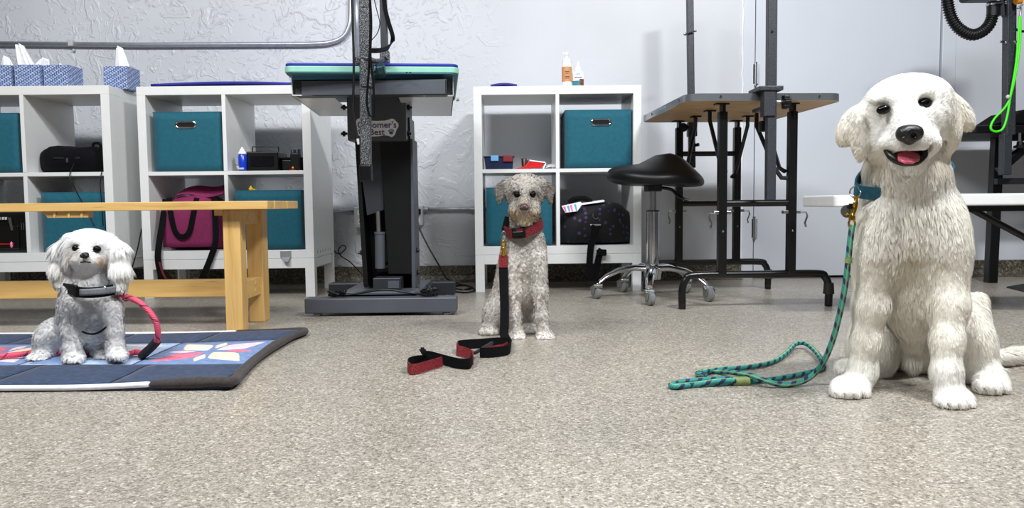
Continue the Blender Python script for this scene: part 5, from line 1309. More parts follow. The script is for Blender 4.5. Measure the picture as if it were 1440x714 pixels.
# shoulders, front legs
S.ell((1231, 345, -4), (29, 62, 38), k=26); S.ell((1330, 345, -12), (29, 64, 41), k=26)
S.chain([(1227, 360, -4, 28), (1224, 430, -4, 22.5), (1218, 480, -1, 18.5), (1213, 522, 2, 18), (1205, 545, -2, 16)], 14)
S.chain([(1331, 360, -16, 29), (1336, 430, -32, 23), (1332, 480, -44, 19.5), (1331, 525, -53, 18.5), (1336, 556, -58, 18)], 14)
S.paw((1195, 563, -8), 54, 36, 46); S.paw((1342, 579, -66), 52, 36, 46, 2)
# hind legs
S.ell((1355, 482, 68), (32, 64, 62), rot=-8, k=14); S.cone((1376, 424, 74), (1384, 520, 40), 13, 13, 14)
S.ell((1383, 525, 30), (17, 24, 46), k=10); S.paw((1394, 557, 2), 46, 36, 44, 0)
S.ell((1226, 490, 118), (32, 50, 50), k=18); S.paw((1196, 528, 60), 40, 24, 40)
S.cone((1385, 505, 130), (1425, 500, 165), 12, 11, 8); S.cone((1425, 500, 165), (1485, 488, 185), 11, 8, 8)
S.ball((1283, 508, 30), 10, 8); S.cone((1283, 480, 40), (1283, 508, 30), 12, 9, 10)
# head
S.ell((1277, 163, -22), (57, 53, 56), k=14)
S.ell((1278, 140, -20), (55, 31, 46), rot=-4, k=14)
S.ell((1240, 194, -16), (27, 34, 34), k=12); S.ell((1320, 187, -16), (25, 34, 34), k=12)
S.cone((1274, 160, -52), (1279, 184, -94), 25, 15, 14)
S.cone((1275, 194, -48), (1279, 198, -82), 34, 28, 10)
S.ell((1257, 208, -68), (22, 17, 26), rot=20, k=10); S.ell((1299, 204, -68), (21, 17, 26), rot=-24, k=10)
S.cone((1275, 216, -25), (1277, 226, -62), 32, 19, 12)
S.ell((1277, 229, -66), (23, 11, 20), k=8)
S.ell((1241, 138, -56), (18, 8, 10), rot=-15, k=20); S.ell((1301, 130, -56), (18, 8, 10), rot=4, k=20)
# mouth opening and eye sockets
S.ell((1276, 219, -86), (29, 8.5, 30), rot=-5, k=3, sub=True)
S.ell((1252, 215, -84), (12, 6, 22), rot=42, k=3, sub=True); S.ell((1300, 211, -84), (12, 6, 22), rot=-50, k=3, sub=True)
S.ell((1242, 154, -70), (12, 9, 12), rot=-10, k=6, sub=True); S.ell((1300, 145, -70), (12, 9, 12), rot=-10, k=6, sub=True)
# ears
S.ell((1220, 150, -14), (12, 28, 9), rot=44, k=6); S.ell((1199, 176, -22), (19, 33, 7), rot=32, k=5); S.ell((1208, 190, -30), (13, 37, 6.5), rot=-7, k=4)
S.ell((1331, 137, -16), (12, 27, 9), rot=-46, k=6); S.ell((1347, 158, -24), (18, 31, 7), rot=-42, k=5); S.ell((1337, 174, -32), (12, 36, 6.5), rot=0, k=4)
S.cone((1225, 156, -44), (1226, 218, -38), 4.5, 5, 4, True); S.cone((1326, 146, -46), (1326, 208, -40), 4.5, 5, 4, True)
V, Fc = S.mesh()
def golden_color(px, w, n, rng=None):
    c = np.tile(srgb(250, 248, 242), (len(px), 1))
    def to(col, m): 
        nonlocal c
        c = c * (1 - m[:, None]) + col * m[:, None]
    cream = srgb(242, 235, 216)
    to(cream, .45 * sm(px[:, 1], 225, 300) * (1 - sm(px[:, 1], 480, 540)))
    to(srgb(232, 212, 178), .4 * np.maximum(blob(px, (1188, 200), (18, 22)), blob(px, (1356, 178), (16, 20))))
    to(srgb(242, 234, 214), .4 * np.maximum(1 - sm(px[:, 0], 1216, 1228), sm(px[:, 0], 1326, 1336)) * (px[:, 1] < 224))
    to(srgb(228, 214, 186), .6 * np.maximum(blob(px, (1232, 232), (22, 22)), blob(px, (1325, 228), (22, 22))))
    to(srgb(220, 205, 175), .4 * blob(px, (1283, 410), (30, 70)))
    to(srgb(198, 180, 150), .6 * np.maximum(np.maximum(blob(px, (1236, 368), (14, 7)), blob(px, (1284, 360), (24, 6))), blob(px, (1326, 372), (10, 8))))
    to(srgb(150, 148, 146), .5 * blob(px, (1279, 203), (14, 10)))
    to(srgb(120, 112, 106), .55 * np.maximum(blob(px, (1242, 154), (13, 9)), blob(px, (1300, 145), (13, 9))))
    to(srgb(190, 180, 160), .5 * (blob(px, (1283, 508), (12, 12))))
    return c
dog = thing('dog', 'large fluffy cream dog sitting on the right, mouth open, teal collar', 'dog', (GO.W((1290, 500, 50)).x, 1.66, 0))
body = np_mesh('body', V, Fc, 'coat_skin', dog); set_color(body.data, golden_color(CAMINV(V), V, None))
def golden_spec(px, w, n):
    u, v = px[:, 0], px[:, 1]; N = len(u)
    depth = (w[:, 1] - GO.Y0) / GO.s
    head = ((v < 232) & (depth < 45)).astype(float)
    head = np.where(depth < 40, 1 - sm(v, 212, 246), 0.0)
    ear = np.maximum(1 - sm(u, 1218, 1230), sm(u, 1326, 1336)) * (v < 224) * head
    face = head * (1 - ear)
    # flow
    down = np.stack([(u - 1281) * .0022, np.full(N, -.15), np.full(N, -1.0)], 1)
    ax = np.stack([(u - 1279) * .03, np.full(N, .9), -(v - 178) * .03], 1)       # away from the nose
    eard = np.stack([np.where(u < 1279, -.45, .55), np.full(N, .1), np.full(N, -.9)], 1)
    legs = sm(v, 430, 470) * (depth < 30)
    flow = vnorm(down) * (1 - head)[:, None] + vnorm(ax) * face[:, None] + vnorm(eard) * ear[:, None]
    thigh = (u > 1352) & (v > 395) & (depth > 10)
    flow = np.where(thigh[:, None], vnorm(np.stack([np.full(N, .35), np.full(N, .25), np.full(N, -.8)], 1)), flow)
    limb = sm(np.abs(u - 1281), 20, 44) * sm(v, 335, 400) * (depth < 32)
    chest = (1 - head) * (1 - sm(np.abs(u - 1281), 30, 85)) * (1 - sm(v, 440, 500)) * (1 - limb)
    paw = (((v > 530) & (u < 1240)) | ((v > 535) & (u > 1305) & (u < 1375)) | ((v > 522) & (u > 1372) & (depth < 50))).astype(float)
    ln = .012 + .016 * chest
    ln = np.where(thigh, .014, ln); ln = ln * (1 - limb) + .0085 * limb
    ln = ln * (1 - face) + face * (.006 + .007 * sm(np.hypot(u - 1279, v - 180), 45, 75)); ln = ln * (1 - ear) + ear * .0085
    nz = np.hypot((u - 1279) / 1.2, v - 196)
    ln = np.where((head > .5) & (nz < 40), .0045, ln)
    ln = ln * (1 - paw) + paw * .0065
    tail = (u > 1408) & (v > 470) & (v < 520); ln = np.where(tail, .03, ln)
    flow = np.where(tail[:, None], np.array([.9, .3, -.25]), flow)
    ln = np.where((np.abs(u - 1283) < 12) & (v > 500) & (v < 520) & (depth < 60), .025, ln)
    lift = .15 - .02 * face - .02 * paw + .07 * chest
    dens = 1.0 + 1.3 * head + .6 * chest
    dens = np.where(depth > 90, .35, dens)
    mouth = blob(px, (1276, 219), (27, 10)) > .45
    eyes = np.maximum(blob(px, (1242, 154), (11, 8)), blob(px, (1300, 145), (11, 8))) > .42
    nose = blob(px, (1279, 189), (17, 14)) > .42
    dens = np.where((mouth | eyes | nose) & (head > .5), 0.0001, dens)
    return dict(length=ln, flow=flow, lift=lift, dens=dens, curl=.02 + .03 * chest, clumpy=.08 + .35 * chest * (1 - face) - .06 * face - .04 * limb, nj=.7, jitter=.07, cjit=.05 + .07 * (1 - head) * (1 - limb), droop=.10 * (1 - face))
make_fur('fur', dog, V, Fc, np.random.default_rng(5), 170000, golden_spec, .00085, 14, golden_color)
def eye(S, c, r, m, par, tilt=0):
    C = S.W(c); s = S.sc(c)
    return MB().ellipsoid(C, (r[0] * s, r[2] * s, r[1] * s), 20, 12, Matrix.Rotation(R(tilt), 3, 'Y')).build('eye', m, par, smooth=True, autosmooth=False)
eye(GO, (1242.5, 154, -66), (10, 6.6, 7), 'eye_black', dog, -12); eye(GO, (1300, 145, -66), (10, 6.6, 7), 'eye_black', dog, -12)
NS = Sculpt(1.62, .0016, GO.W((1255, 210, -125)), GO.W((1303, 165, -60)))
NS.lo = np.array([GO.W((1256, 200, -100)).x - .01, 1.62 - 138 * GO.s, GO.W((1279, 212, -100)).z]); NS.n = np.array([58, 60, 48]); NS.vol = np.full(NS.n, 1.0, np.float32); NS.ax = [NS.lo[i] + np.arange(NS.n[i]) * .0016 for i in range(3)]
NS.ell((1279, 184, -107), (15.5, 9, 13), k=5); NS.ell((1270, 189, -108), (9, 10, 12), k=5); NS.ell((1288, 188, -108), (9, 10, 12), k=5); NS.ell((1279, 195, -107), (8, 9, 10), k=5)
NS.ell((1271.5, 191, -119), (4.2, 3.4, 7), rot=-25, k=2, sub=True); NS.ell((1287, 190, -119), (4.2, 3.4, 7), rot=25, k=2, sub=True)
nv_, nf_ = NS.mesh(False); np_mesh('nose', nv_, nf_, 'nose_black', dog)
# mouth lining, lips, tongue
s = GO.sc((0, 0, -70))
mo = MB().ellipsoid(GO.W((1276, 218, -58)), (31 * s, 22 * s, 14 * s), 20, 12).build('mouth', 'mouth_dark', dog, smooth=True)
lip = smooth_path([GO.W(p) for p in ((1243, 204, -60), (1247, 213, -72), (1256, 223, -82), (1267, 229, -87), (1278, 230.5, -88), (1290, 228, -87), (1299, 219, -82), (1304, 209, -72), (1305, 200, -60))], 8)
MB().tube(lip, [float(np.interp(i / (len(lip) - 1), [0, .2, .5, .8, 1], [2, 5, 3.4, 5, 2])) * s for i in range(len(lip))], 10).build('lip', 'lip_black', mo, smooth=True)
def tong(u, v):
    a = (u - .5) * 2; ww = 16 * (1 - .12 * v ** 4); r_ = v
    return GO.W((1278 + a * ww * (1 - .75 * max(0, v - .75) / .25 * abs(a)), 212 + 19 * v ** 1.1 + 3.0 * (1 - abs(a)) * (-1 + .4 * v) + 4 * a * a * (1 - v) - 3.2 * v * v * a * a, -66 - 37 * v))
MB().grid(tong, 14, 12).build('tongue', 'tongue', mo, smooth=True, solid=.006, subd=1)
for (cx, cy, cw, dx) in ((1195, 561, -8, 0), (1342, 577, -66, 2), (1394, 555, 2, 0)):
    for i in range(4):
        t = (i - 1.5) / 1.5; c0 = GO.W((cx + t * 52 * .36 + dx * .3, cy - 6, cw - 46 * (.50 - .16 * t * t) - 13)); MB().tube([c0 + Vector((0, .008, .003)), c0 + Vector((0, -.002, 0)), c0 + Vector((0, -.006, -.006))], [.0025, .0022, .001], 8).build('claw', 'claw', body, smooth=True)
# collar, ring, tag
mat('collar_teal', rgb(12, 84, 108), .7, var=.25, scale=150, bump=.2)
col, wp, nr = ring_band(GO, [(1202, 264, -2), (1226, 272, -16), (1265, 272, -20), (1300, 264, -18), (1328, 254, -12), (1340, 244, 10), (1328, 232, 60), (1275, 228, 88), (1222, 240, 60)], .028, .004, 'collar_teal', dog, 'collar')
q = GO.W((1203, 262, -12)); s = GO.sc((0, 0, -10))
MB().tube([q + Vector((-.003 + 7 * s * math.cos(t * .3927), -.008 + .004 * math.sin(t), -.012 + 9 * s * math.sin(t * .3927))) for t in range(16)], .0017, 8, closed=True).build('collar_ring', 'steel', col, smooth=True)
q = GO.W((1191, 297, -16)); MB().lathe([(.0001, -.0012), (.013, -.0012), (.0135, 0), (.013, .0012), (.0001, .0012)], q, 24, Matrix.Rotation(R(90), 3, 'X')).build('name_tag', 'steel', col, smooth=True)
MB().lathe([(.0001, -.0016), (.0095, -.0016), (.0095, -.0012)], q, 20, Matrix.Rotation(R(90), 3, 'X')).lathe([(.0001, -.0018), (.0095, -.0018)], q, 20, Matrix.Rotation(R(90), 3, 'X')).build('tag_print', 'black_plastic', col)
MB().box(q.x + .001, q.x + .012, q.y - .008, q.y - .003, q.z + .005, q.z + .016).build('buckle', 'black_plastic', col, bevel=.002)
# rope leash of the golden
r = thing('leash', 'teal and navy rope leash hanging from the large cream dog and coiled on the floor', 'leash', F(1060, 540))
a = GO.W((1200, 282, -24)); b = GO.W((1198, 300, -24)); c_ = GO.W((1199, 322, -24))
MB().tube(smooth_path([GO.W((1203, 275, -24)), GO.W((1204, 281, -24)), GO.W((1203, 292, -24)), GO.W((1199, 303, -24))], 6), [.0042] * 18 + [.0052], 10).build('snap_hook', 'brass', r, smooth=True)
MB().cyl(GO.W((1198.5, 303, -24)), GO.W((1198, 309, -24)), .0068, n=14).build('snap_swivel', 'brass', r, smooth=True)
MB().tube([GO.W((1198 + 4.5 * math.cos(t * .3927), 315 + 7 * math.sin(t * .3927), -24)) for t in range(16)], .0024, 8, closed=True).build('snap_eye', 'brass', r, smooth=True)
MB().tube(smooth_path([GO.W((1207, 277, -27)), GO.W((1202, 284, -29)), GO.W((1200, 291, -28))], 5), .0022, 8).build('snap_thumb', 'brass', r, smooth=True)
RW = .0072
def fl(px, py, z=RW): return F(px, py, z)
pts = [GO.W((1199, 316, -24)), GO.W((1196, 335, -24)), GO.W((1193, 365, -22)), GO.W((1188, 405, -16)), GO.W((1181, 440, -6)), GO.W((1172, 475, 8)), GO.W((1160, 505, 25))]
pts += [fl(1147, 523, .03), fl(1133, 534, .014), fl(1115, 540), fl(1097, 540.5), fl(1078, 535.5, .016), fl(1057, 528, .022), fl(1035, 524, .02), fl(1012, 522), fl(988, 522.5), fl(981, 525.5), fl(992, 527, .012)]
rope = MB().tube(smooth_path(pts, 14), RW * .85, 12).build('rope', 'rope_teal', r, smooth=True, uv=True, autosmooth=False)
pts = [fl(984, 524, .012), fl(1010, 519), fl(1040, 517), fl(1070, 513), fl(1092, 506), fl(1108, 494, .012), fl(1118, 484, .016), fl(1128, 482, .016), fl(1138, 486, .016), fl(1150, 498, .012), fl(1158, 512), fl(1155, 518), fl(1135, 524), fl(1105, 530), fl(1075, 534.5), fl(1040, 537), fl(1000, 539), fl(970, 541), fl(948, 543)]
MB().tube(smooth_path(pts, 14), RW * .85, 12).build('rope', 'rope_teal', r, smooth=True, uv=True, autosmooth=False)
pts = [fl(1050, 532.5), fl(1020, 532), fl(990, 533.5), fl(960, 536.5), fl(944, 540.5), fl(950, 543.5), fl(975, 540.5), fl(1010, 536, .012), fl(1034, 535, .012)]
MB().tube(smooth_path(pts, 14), RW * .85, 12).build('rope_handle', 'rope_teal', r, smooth=True, uv=True, autosmooth=False)
mat('whipping', rgb(126, 140, 84), .6, var=.2, scale=200)
MB().tube([fl(1030, 536, .009), fl(1053, 535.5, .009)], .0105, 12).build('whipping', 'whipping', r, smooth=True)
MB().cyl(GO.W((1193.5, 362, -22)), GO.W((1193, 370, -22)), RW, n=12).build('whipping', 'whipping', r, smooth=True)
# ------------------------------------------------------------------ curly grey dog
MD = Sculpt(2.36, .0034, (-.24, 2.12, -.01), (.24, 2.86, .54)); S = MD
S.ell((739, 366, 12), (27, 40, 25), k=10); S.ell((740, 400, 16), (22, 34, 20), k=8)
S.cone((735, 345, 20), (722, 435, 70), 28, 34, 14); S.ell((715, 446, 75), (34, 26, 36), k=12)
S.cone((736, 300, 8), (738, 345, 14), 20, 25, 10)
S.chain([(725, 365, 0, 13), (722, 410, -3, 10), (723, 445, -5, 8.5), (726, 468, -8, 8.5)], 7)
S.chain([(756, 362, -2, 13), (759, 410, -6, 10), (761, 445, -8, 8.5), (765, 466, -11, 8.5)], 7)
S.paw((727, 481, -10), 25, 15, 22, 0, 4); S.paw((767, 482, -14), 28, 15, 22, 2, 4)
S.ell((698, 440, 45), (19, 30, 30), rot=14, k=9); S.paw((688, 472, 22), 28, 15, 22); S.cone((694, 455, 40), (689, 464, 26), 12, 9, 6)
S.ell((752, 440, 55), (17, 26, 26), k=9); S.paw((746, 470, 30), 24, 14, 20)
S.ell((738, 272, -4), (27, 24, 25), k=8); S.ell((738, 259, -3), (22, 11, 20), k=7)
S.ell((738, 291, -15), (18, 15, 18), k=8); S.ell((737, 296, -26), (15, 11, 12), k=7); S.ell((737, 307, -22), (13, 12, 11), k=6)
S.ell((726, 297, -22), (10, 11, 11), k=6); S.ell((749, 297, -22), (10, 11, 11), k=6)
S.cone((737, 274, -24), (737, 289, -36), 8, 7, 7)
S.ell((727, 273, -27), (6, 4.5, 6), k=3, sub=True); S.ell((749, 273, -27), (6, 4.5, 6), k=3, sub=True)
S.ell((712, 260, -6), (12, 7, 5), rot=-24, k=4); S.ell((704, 269, -9), (9, 10, 4), rot=-10, k=4); S.ell((703, 278, -11), (4.5, 9, 3.5), rot=8, k=3)
S.ell((763, 259, -6), (12, 7, 5), rot=24, k=4); S.ell((771, 268, -9), (9, 10, 4), rot=10, k=4); S.ell((773, 278, -11), (4.5, 9, 3.5), rot=-8, k=3)
V, Fc = S.mesh()
def mid_color(px, w, n, rng=None):
    N = len(px); u, v = px[:, 0], px[:, 1]
    nzv = np.sin(w[:, 0] * 47 + 3 * np.sin(w[:, 2] * 29)) * np.sin(w[:, 2] * 41 + w[:, 1] * 30) * .5 + .5
    c = srgb(236, 230, 222) * (1 - .35 * nzv[:, None]) + srgb(160, 154, 148) * .35 * nzv[:, None]
    def to(col, m):
        nonlocal c
        c = c * (1 - m[:, None]) + col * m[:, None]
    head = 1 - sm(v, 308, 322)
    to(srgb(176, 168, 158), .65 * head)
    to(srgb(108, 100, 94), .8 * np.maximum(1 - sm(u, 708, 716), sm(u, 760, 768)) * head)
    to(srgb(206, 200, 192), .6 * blob(px, (738, 285), (16, 16)) * head)
    to(srgb(206, 186, 150), .8 * blob(px, (737, 307), (14, 11)))
    to(srgb(150, 118, 76), .85 * np.maximum(blob(px, (723, 300), (8, 9)), blob(px, (750, 301), (8, 9))))
    to(srgb(160, 130, 88), .7 * blob(px, (737, 286), (7, 6)))
    to(srgb(70, 62, 58), .85 * np.maximum(blob(px, (725, 273), (11, 7)), blob(px, (751, 273), (11, 7))))
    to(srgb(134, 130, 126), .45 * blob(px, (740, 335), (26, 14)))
    to(srgb(228, 222, 214), .6 * sm(v, 430, 470))
    return c
dog2 = thing('dog', 'curly grey and cream dog with a red collar sitting in the middle', 'dog', (MD.W((730, 470, 20)).x, 2.40, 0))
body2 = np_mesh('body', V, Fc, 'coat_skin', dog2); set_color(body2.data, mid_color(CAMINV(V), V, None))
def mid_spec(px, w, n):
    u, v = px[:, 0], px[:, 1]; N = len(u); depth = (w[:, 1] - MD.Y0) / MD.s
    head = 1 - sm(v, 308, 324); muz = np.maximum(blob(px, (737, 300), (20, 16)), 0) * head
    down = np.stack([(u - 738) * .006, np.full(N, -.2), np.full(N, -1.0)], 1)
    up = np.stack([(u - 738) * .03, np.full(N, -.2), np.where(v < 262, .5, -.4)], 1)
    mz = np.stack([(u - 737) * .05, np.full(N, -.3), np.full(N, -1.0)], 1)
    ear = np.maximum(1 - sm(u, 708, 715), sm(u, 761, 768)) * head
    flow = vnorm(down) * (1 - head)[:, None] + vnorm(up) * (head * (1 - muz))[:, None] + vnorm(mz) * muz[:, None] + np.stack([np.zeros(N), np.zeros(N), -ear], 1)
    ln = np.where(head > .5, .0095, .009); ln = ln + .007 * muz - .003 * ear + .006 * head * (v < 260)
    paw = ((v > 462) & (depth < 40)).astype(float); ln = ln * (1 - .4 * paw)
    nose = blob(px, (737, 291), (8, 7)) > .45; eyes = np.maximum(blob(px, (727, 273), (6.4, 5.2)), blob(px, (749, 273), (6.4, 5.2))) > .42
    br = blob(px, (737, 281), (6, 8)); ln = ln * (1 - .5 * br)
    dens = np.where(head > .5, 1.8, 1.0); dens = np.where(nose | eyes, .0001, dens); dens = np.where(depth > 60, .5, dens)
    return dict(length=ln, flow=flow, lift=.34 - .1 * muz, dens=dens, curl=.24 - .10 * muz - .1 * ear - .12 * head * (v > 264), clumpy=.5, jitter=.14, cjit=.55 - .25 * muz - .2 * ear, droop=.08 + .2 * muz)
make_fur('fur', dog2, V, Fc, np.random.default_rng(8), 120000, mid_spec, .00085, 16, mid_color, 5)
eye(MD, (727, 273, -25.5), (4.9, 4.2, 4.6), 'eye_brown', dog2); eye(MD, (749, 273, -25.5), (4.9, 4.2, 4.6), 'eye_brown', dog2)
q = MD.W((737, 291, -43)); s = MD.sc((0, 0, -43))
MB().ellipsoid(q, (6.5 * s, 5 * s, 5.2 * s), 18, 10).ellipsoid(q + Vector((-3.4 * s, -1.5 * s, -1.2 * s)), (3.4 * s, 4 * s, 3.6 * s), 12, 8).ellipsoid(q + Vector((3.4 * s, -1.5 * s, -1.2 * s)), (3.4 * s, 4 * s, 3.6 * s), 12, 8).build('nose', 'nose_brown', dog2, smooth=True, autosmooth=False)
cl2, wp, nr = ring_band(MD, [(709, 323, 4), (718, 328, -16), (735, 328, -26), (752, 321, -20), (762, 314, 0), (758, 312, 24), (738, 315, 36), (716, 320, 24)], .030, .006, 'red_fabric', dog2, 'collar')
q = MD.W((733, 327.5, -27)); MB().bar(MD.W((720, 327.5, -22)), MD.W((739, 326.5, -28)), .006, .033, (0, 0, 1)).build('buckle', 'black_plastic', cl2, bevel=.002)
MB().bar(MD.W((721, 329, -24)), MD.W((736, 328, -29)), .006, .014, (0, 0, 1)).build('buckle', 'black_gloss', cl2, bevel=.002)
MB().tube([MD.W((708.5 + 3.4 * math.cos(t * .5236), 333 + 8 * math.sin(t * .5236), -8)) for t in range(12)], .0018, 8, closed=True).build('collar_ring', 'steel', cl2, smooth=True)
MB().bar(MD.W((714, 305, 2)), MD.W((709, 324, -4)), .018, .006, (0, 1, 0)).build('collar_strap', 'black_fabric', cl2, bevel=.001)
# flat leash
mat('red_print', rgb(112, 16, 26), .8, var=.85, scale=300)
r = thing('leash', 'flat black and red strap leash lying in loops before the curly grey dog', 'leash', F(640, 510))
sn = -10
MB().tube([MD.W((708 + 3.2 * math.cos(t * .5236), 343 + 5 * math.sin(t * .5236), sn)) for t in range(12)], .0028, 8, closed=True).build('snap_hook', 'brass', r, smooth=True)
MB().cyl(MD.W((708.5, 348, sn)), MD.W((707.5, 360, sn)), .0075, .006, 12).cyl(MD.W((705, 354, sn)), MD.W((711, 353, sn)), .004, n=8).build('snap_swivel', 'brass', r, smooth=True)
def lstrap(pts, sides, m, w, name, t=.003): 
    pp = smooth_path(pts, 10); ss = smooth_path(sides, 10); return MB().ribbon(pp, ss, w, t).build(name, m, r)
lstrap([MD.W((707.5, 358, sn)), MD.W((707.5, 376, sn - 1))], [(1, 0, 0), (1, 0, 0)], 'red_print', .026, 'sewn_end', .005)
V3 = Vector
LW = .027
# hanging run, then the strap lands on the floor standing on its edge
lstrap([MD.W((707.5, 374, sn)), MD.W((708.5, 400, sn - 4)), MD.W((709.5, 430, sn - 12)), MD.W((709.5, 455, sn - 20)), MD.W((709, 470, sn - 26)), MD.W((714, 481, sn - 34))], [(1, 0, 0)] * 4 + [(1, .2, .2), (.8, .3, .6)], 'black_fabric', LW, 'strap')
h = LW / 2 + .001
def fe(px, py): return F(px, py, 0) + Vector((0, 0, h))
lstrap([MD.W((714, 481, sn - 34)), fe(718, 494), fe(711, 500), fe(690, 503), fe(675, 503)], [(.8, .3, .6), (.1, 0, 1), (0, .1, 1), (0, 0, 1), (0, 0, 1)], 'black_fabric', LW, 'strap')
lstrap([fe(717, 488), fe(700, 488), fe(672, 490), fe(648, 492), fe(644, 494)], [(0, 0, 1)] * 5, 'black_fabric', LW, 'strap')
lstrap([fe(644, 494.5), fe(643, 499), fe(652, 502), fe(664, 508), fe(665, 513)], [(0, .25, 1), (0, .5, .9), (0, .6, .8), (0, .5, .9), (0, .2, 1)], 'red_print', LW, 'strap_lining')
lstrap([fe(664, 511), fe(660, 519), fe(645, 519), fe(625, 514), fe(608, 509), fe(598, 507.5)], [(0, -.1, 1)] * 6, 'black_fabric', LW, 'strap')
lstrap([fe(622, 516), fe(606, 521), fe(588, 526), fe(578, 527), fe(574.5, 524)], [(0, .2, 1)] * 5, 'red_print', LW * .9, 'strap_lining')
lstrap([fe(574, 524), fe(576, 517.5), fe(588, 514), fe(606, 513.5)], [(0, 0, 1)] * 4, 'black_fabric', LW * .9, 'strap')
lstrap([fe(714, 492), fe(708, 495), fe(695, 497), fe(688, 498.5)], [(0, .3, 1)] * 4, 'red_print', LW * .6, 'strap_lining')
MB().tube([fe(692, 492) + V3((0, 0, .006)), fe(668, 506) + V3((0, 0, .004))], .005, 8).build('seam_fold', 'charcoal_metal', r, smooth=True)
for dx in (-3, -1, 1, 3): MB().tube(smooth_path([fe(598, 506.5) + V3((0, 0, .008)), F(597 + dx * .4, 499, .03), F(594 + dx * 1.2, 488 + abs(dx), .045)], 4), .0026, 6).build('frayed_tail', 'black_fabric', r, smooth=True)

# ------------------------------------------------------------------ small white dog
SD = Sculpt(1.985, .0030, (-1.32, 1.74, -.004), (-.94, 2.34, .38)); S = SD
S.ell((128, 432, 8), (38, 33, 31), k=10); S.ell((127, 456, 16), (31, 30, 27), k=10)
S.cone((126, 430, 25), (118, 475, 65), 38, 38, 14); S.ell((112, 484, 70), (42, 26, 38), k=12)
S.cone((124, 375, 6), (127, 415, 8), 28, 36, 12)
S.chain([(104, 435, -4, 16), (100, 465, -7, 12), (101, 490, -10, 10.5), (103, 501, -12, 10.5)], 7)
S.chain([(156, 432, -4, 16), (160, 465, -7, 11.5), (162, 488, -9, 10.5), (164, 498, -11, 10)], 7)
S.paw((104, 512, -14), 26, 17, 24); S.paw((165, 507, -13), 25, 16, 24, 1)
S.ell((74, 474, 40), (20, 28, 30), rot=22, k=9); S.cone((66, 490, 30), (58, 502, 14), 15, 11, 6); S.paw((54, 513, 8), 32, 16, 26)
S.ell((146, 488, 40), (18, 20, 26), k=8); S.paw((148, 507, 14), 24, 15, 22)
S.ell((127, 355, 0), (38, 31, 32), k=10); S.ell((126, 341, -2), (30, 17, 26), k=8)
S.ell((121, 365, -20), (22, 16, 18), k=8); S.ell((113, 364, -26), (13, 10, 13), k=6); S.ell((130, 365, -26), (13, 10, 13), k=6); S.ell((121, 374, -20), (13, 9, 13), k=5)
S.ell((119, 354, -24), (11, 7, 14), k=6)
S.ell((107, 349, -30), (6, 5, 6), k=3, sub=True); S.ell((136, 350, -30), (6, 5, 6), k=3, sub=True)
S.cone((112, 368.5, -42), (128, 368.5, -42), 1.6, 1.6, 2, True)
S.chain([(99, 338, 0, 10), (88, 352, -4, 12), (85, 376, -8, 12), (87, 397, -10, 10)], 5)
S.chain([(153, 338, 0, 10), (165, 352, -4, 12), (168, 378, -8, 13), (167, 402, -10, 10)], 5)
ZQ = .017
V, Fc = S.mesh(True, ZQ)
def small_color(px, w, n, rng=None):
    u, v = px[:, 0], px[:, 1]
    c = np.tile(srgb(246, 245, 244), (len(px), 1)); nzv = np.sin(w[:, 0] * 70 + 2 * np.sin(w[:, 2] * 50)) * np.sin(w[:, 2] * 60 + w[:, 1] * 40) * .5 + .5
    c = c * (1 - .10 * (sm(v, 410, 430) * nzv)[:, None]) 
    def to(col, m):
        nonlocal c
        c = c * (1 - m[:, None]) + col * m[:, None]
    to(srgb(206, 160, 116), .9 * blob(px, (141, 368), (5.5, 8))); to(srgb(186, 160, 132), .6 * blob(px, (101, 358), (5, 7)))
    to(srgb(104, 92, 82), .7 * np.maximum(blob(px, (107, 350), (8, 6)), blob(px, (136, 351), (8, 6))))
    to(srgb(228, 220, 200), .5 * np.maximum(blob(px, (80, 385), (10, 18)), blob(px, (172, 390), (12, 22))))
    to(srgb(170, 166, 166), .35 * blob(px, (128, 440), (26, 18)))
    return c
dog3 = thing('dog', 'small white dog with long silky ears sitting on the quilt', 'dog', (SD.W((110, 505, 10)).x, 2.02, ZQ))
body3 = np_mesh('body', V, Fc, 'coat_skin', dog3); set_color(body3.data, small_color(CAMINV(V), V, None))
def small_spec(px, w, n):
    u, v = px[:, 0], px[:, 1]; N = len(u); depth = (w[:, 1] - SD.Y0) / SD.s
    head = 1 - sm(v, 388, 402); ear = np.maximum(1 - sm(u, 96, 102), sm(u, 151, 157)) * (v < 408) * (v > 334) * (depth < 30)
    muz = blob(px, (121, 366), (18, 13)) * head
    down = np.stack([(u - 127) * .006, np.full(N, -.2), np.full(N, -1.0)], 1)
    hd = np.stack([(u - 121) * .03, np.full(N, .3), -(v - 352) * .03 - .15], 1)
    er = np.stack([np.where(u < 127, -.12, .12), np.full(N, -.05), np.full(N, -1.0)], 1)
    flow = vnorm(down) * (1 - head)[:, None] + vnorm(hd) * head[:, None]; flow = flow * (1 - ear)[:, None] + er * ear[:, None]
    ln = .009 * (1 - head) + head * .010 - .004 * muz; ln = ln * (1 - ear) + ear * (.034 - .016 * sm(v, 370, 400)); neck = sm(v, 376, 384) * (1 - sm(v, 400, 408)) * (1 - ear); ln = ln + .006 * neck
    nose = blob(px, (119.5, 359), (7, 6)) > .45; eyes = np.maximum(blob(px, (107, 349), (6, 5)), blob(px, (136, 350), (6, 5))) > .4
    dens = np.where(head > .5, 1.6, 1.0) + .8 * ear; dens = np.where(nose | eyes, .0001, dens); dens = np.where(depth > 60, .4, dens)
    body_ = 1 - head
    return dict(length=ln, flow=flow, lift=.24 * body_ + .16 * head * (1 - ear) + .1 * ear, dens=dens, nj=.6, curl=.18 * body_ * (1 - ear) + .05, clumpy=.4 * body_ + .2 * head + .25 * ear, jitter=.10, cjit=.5 * body_ * (1 - ear) + .1, droop=.06 + .1 * ear)
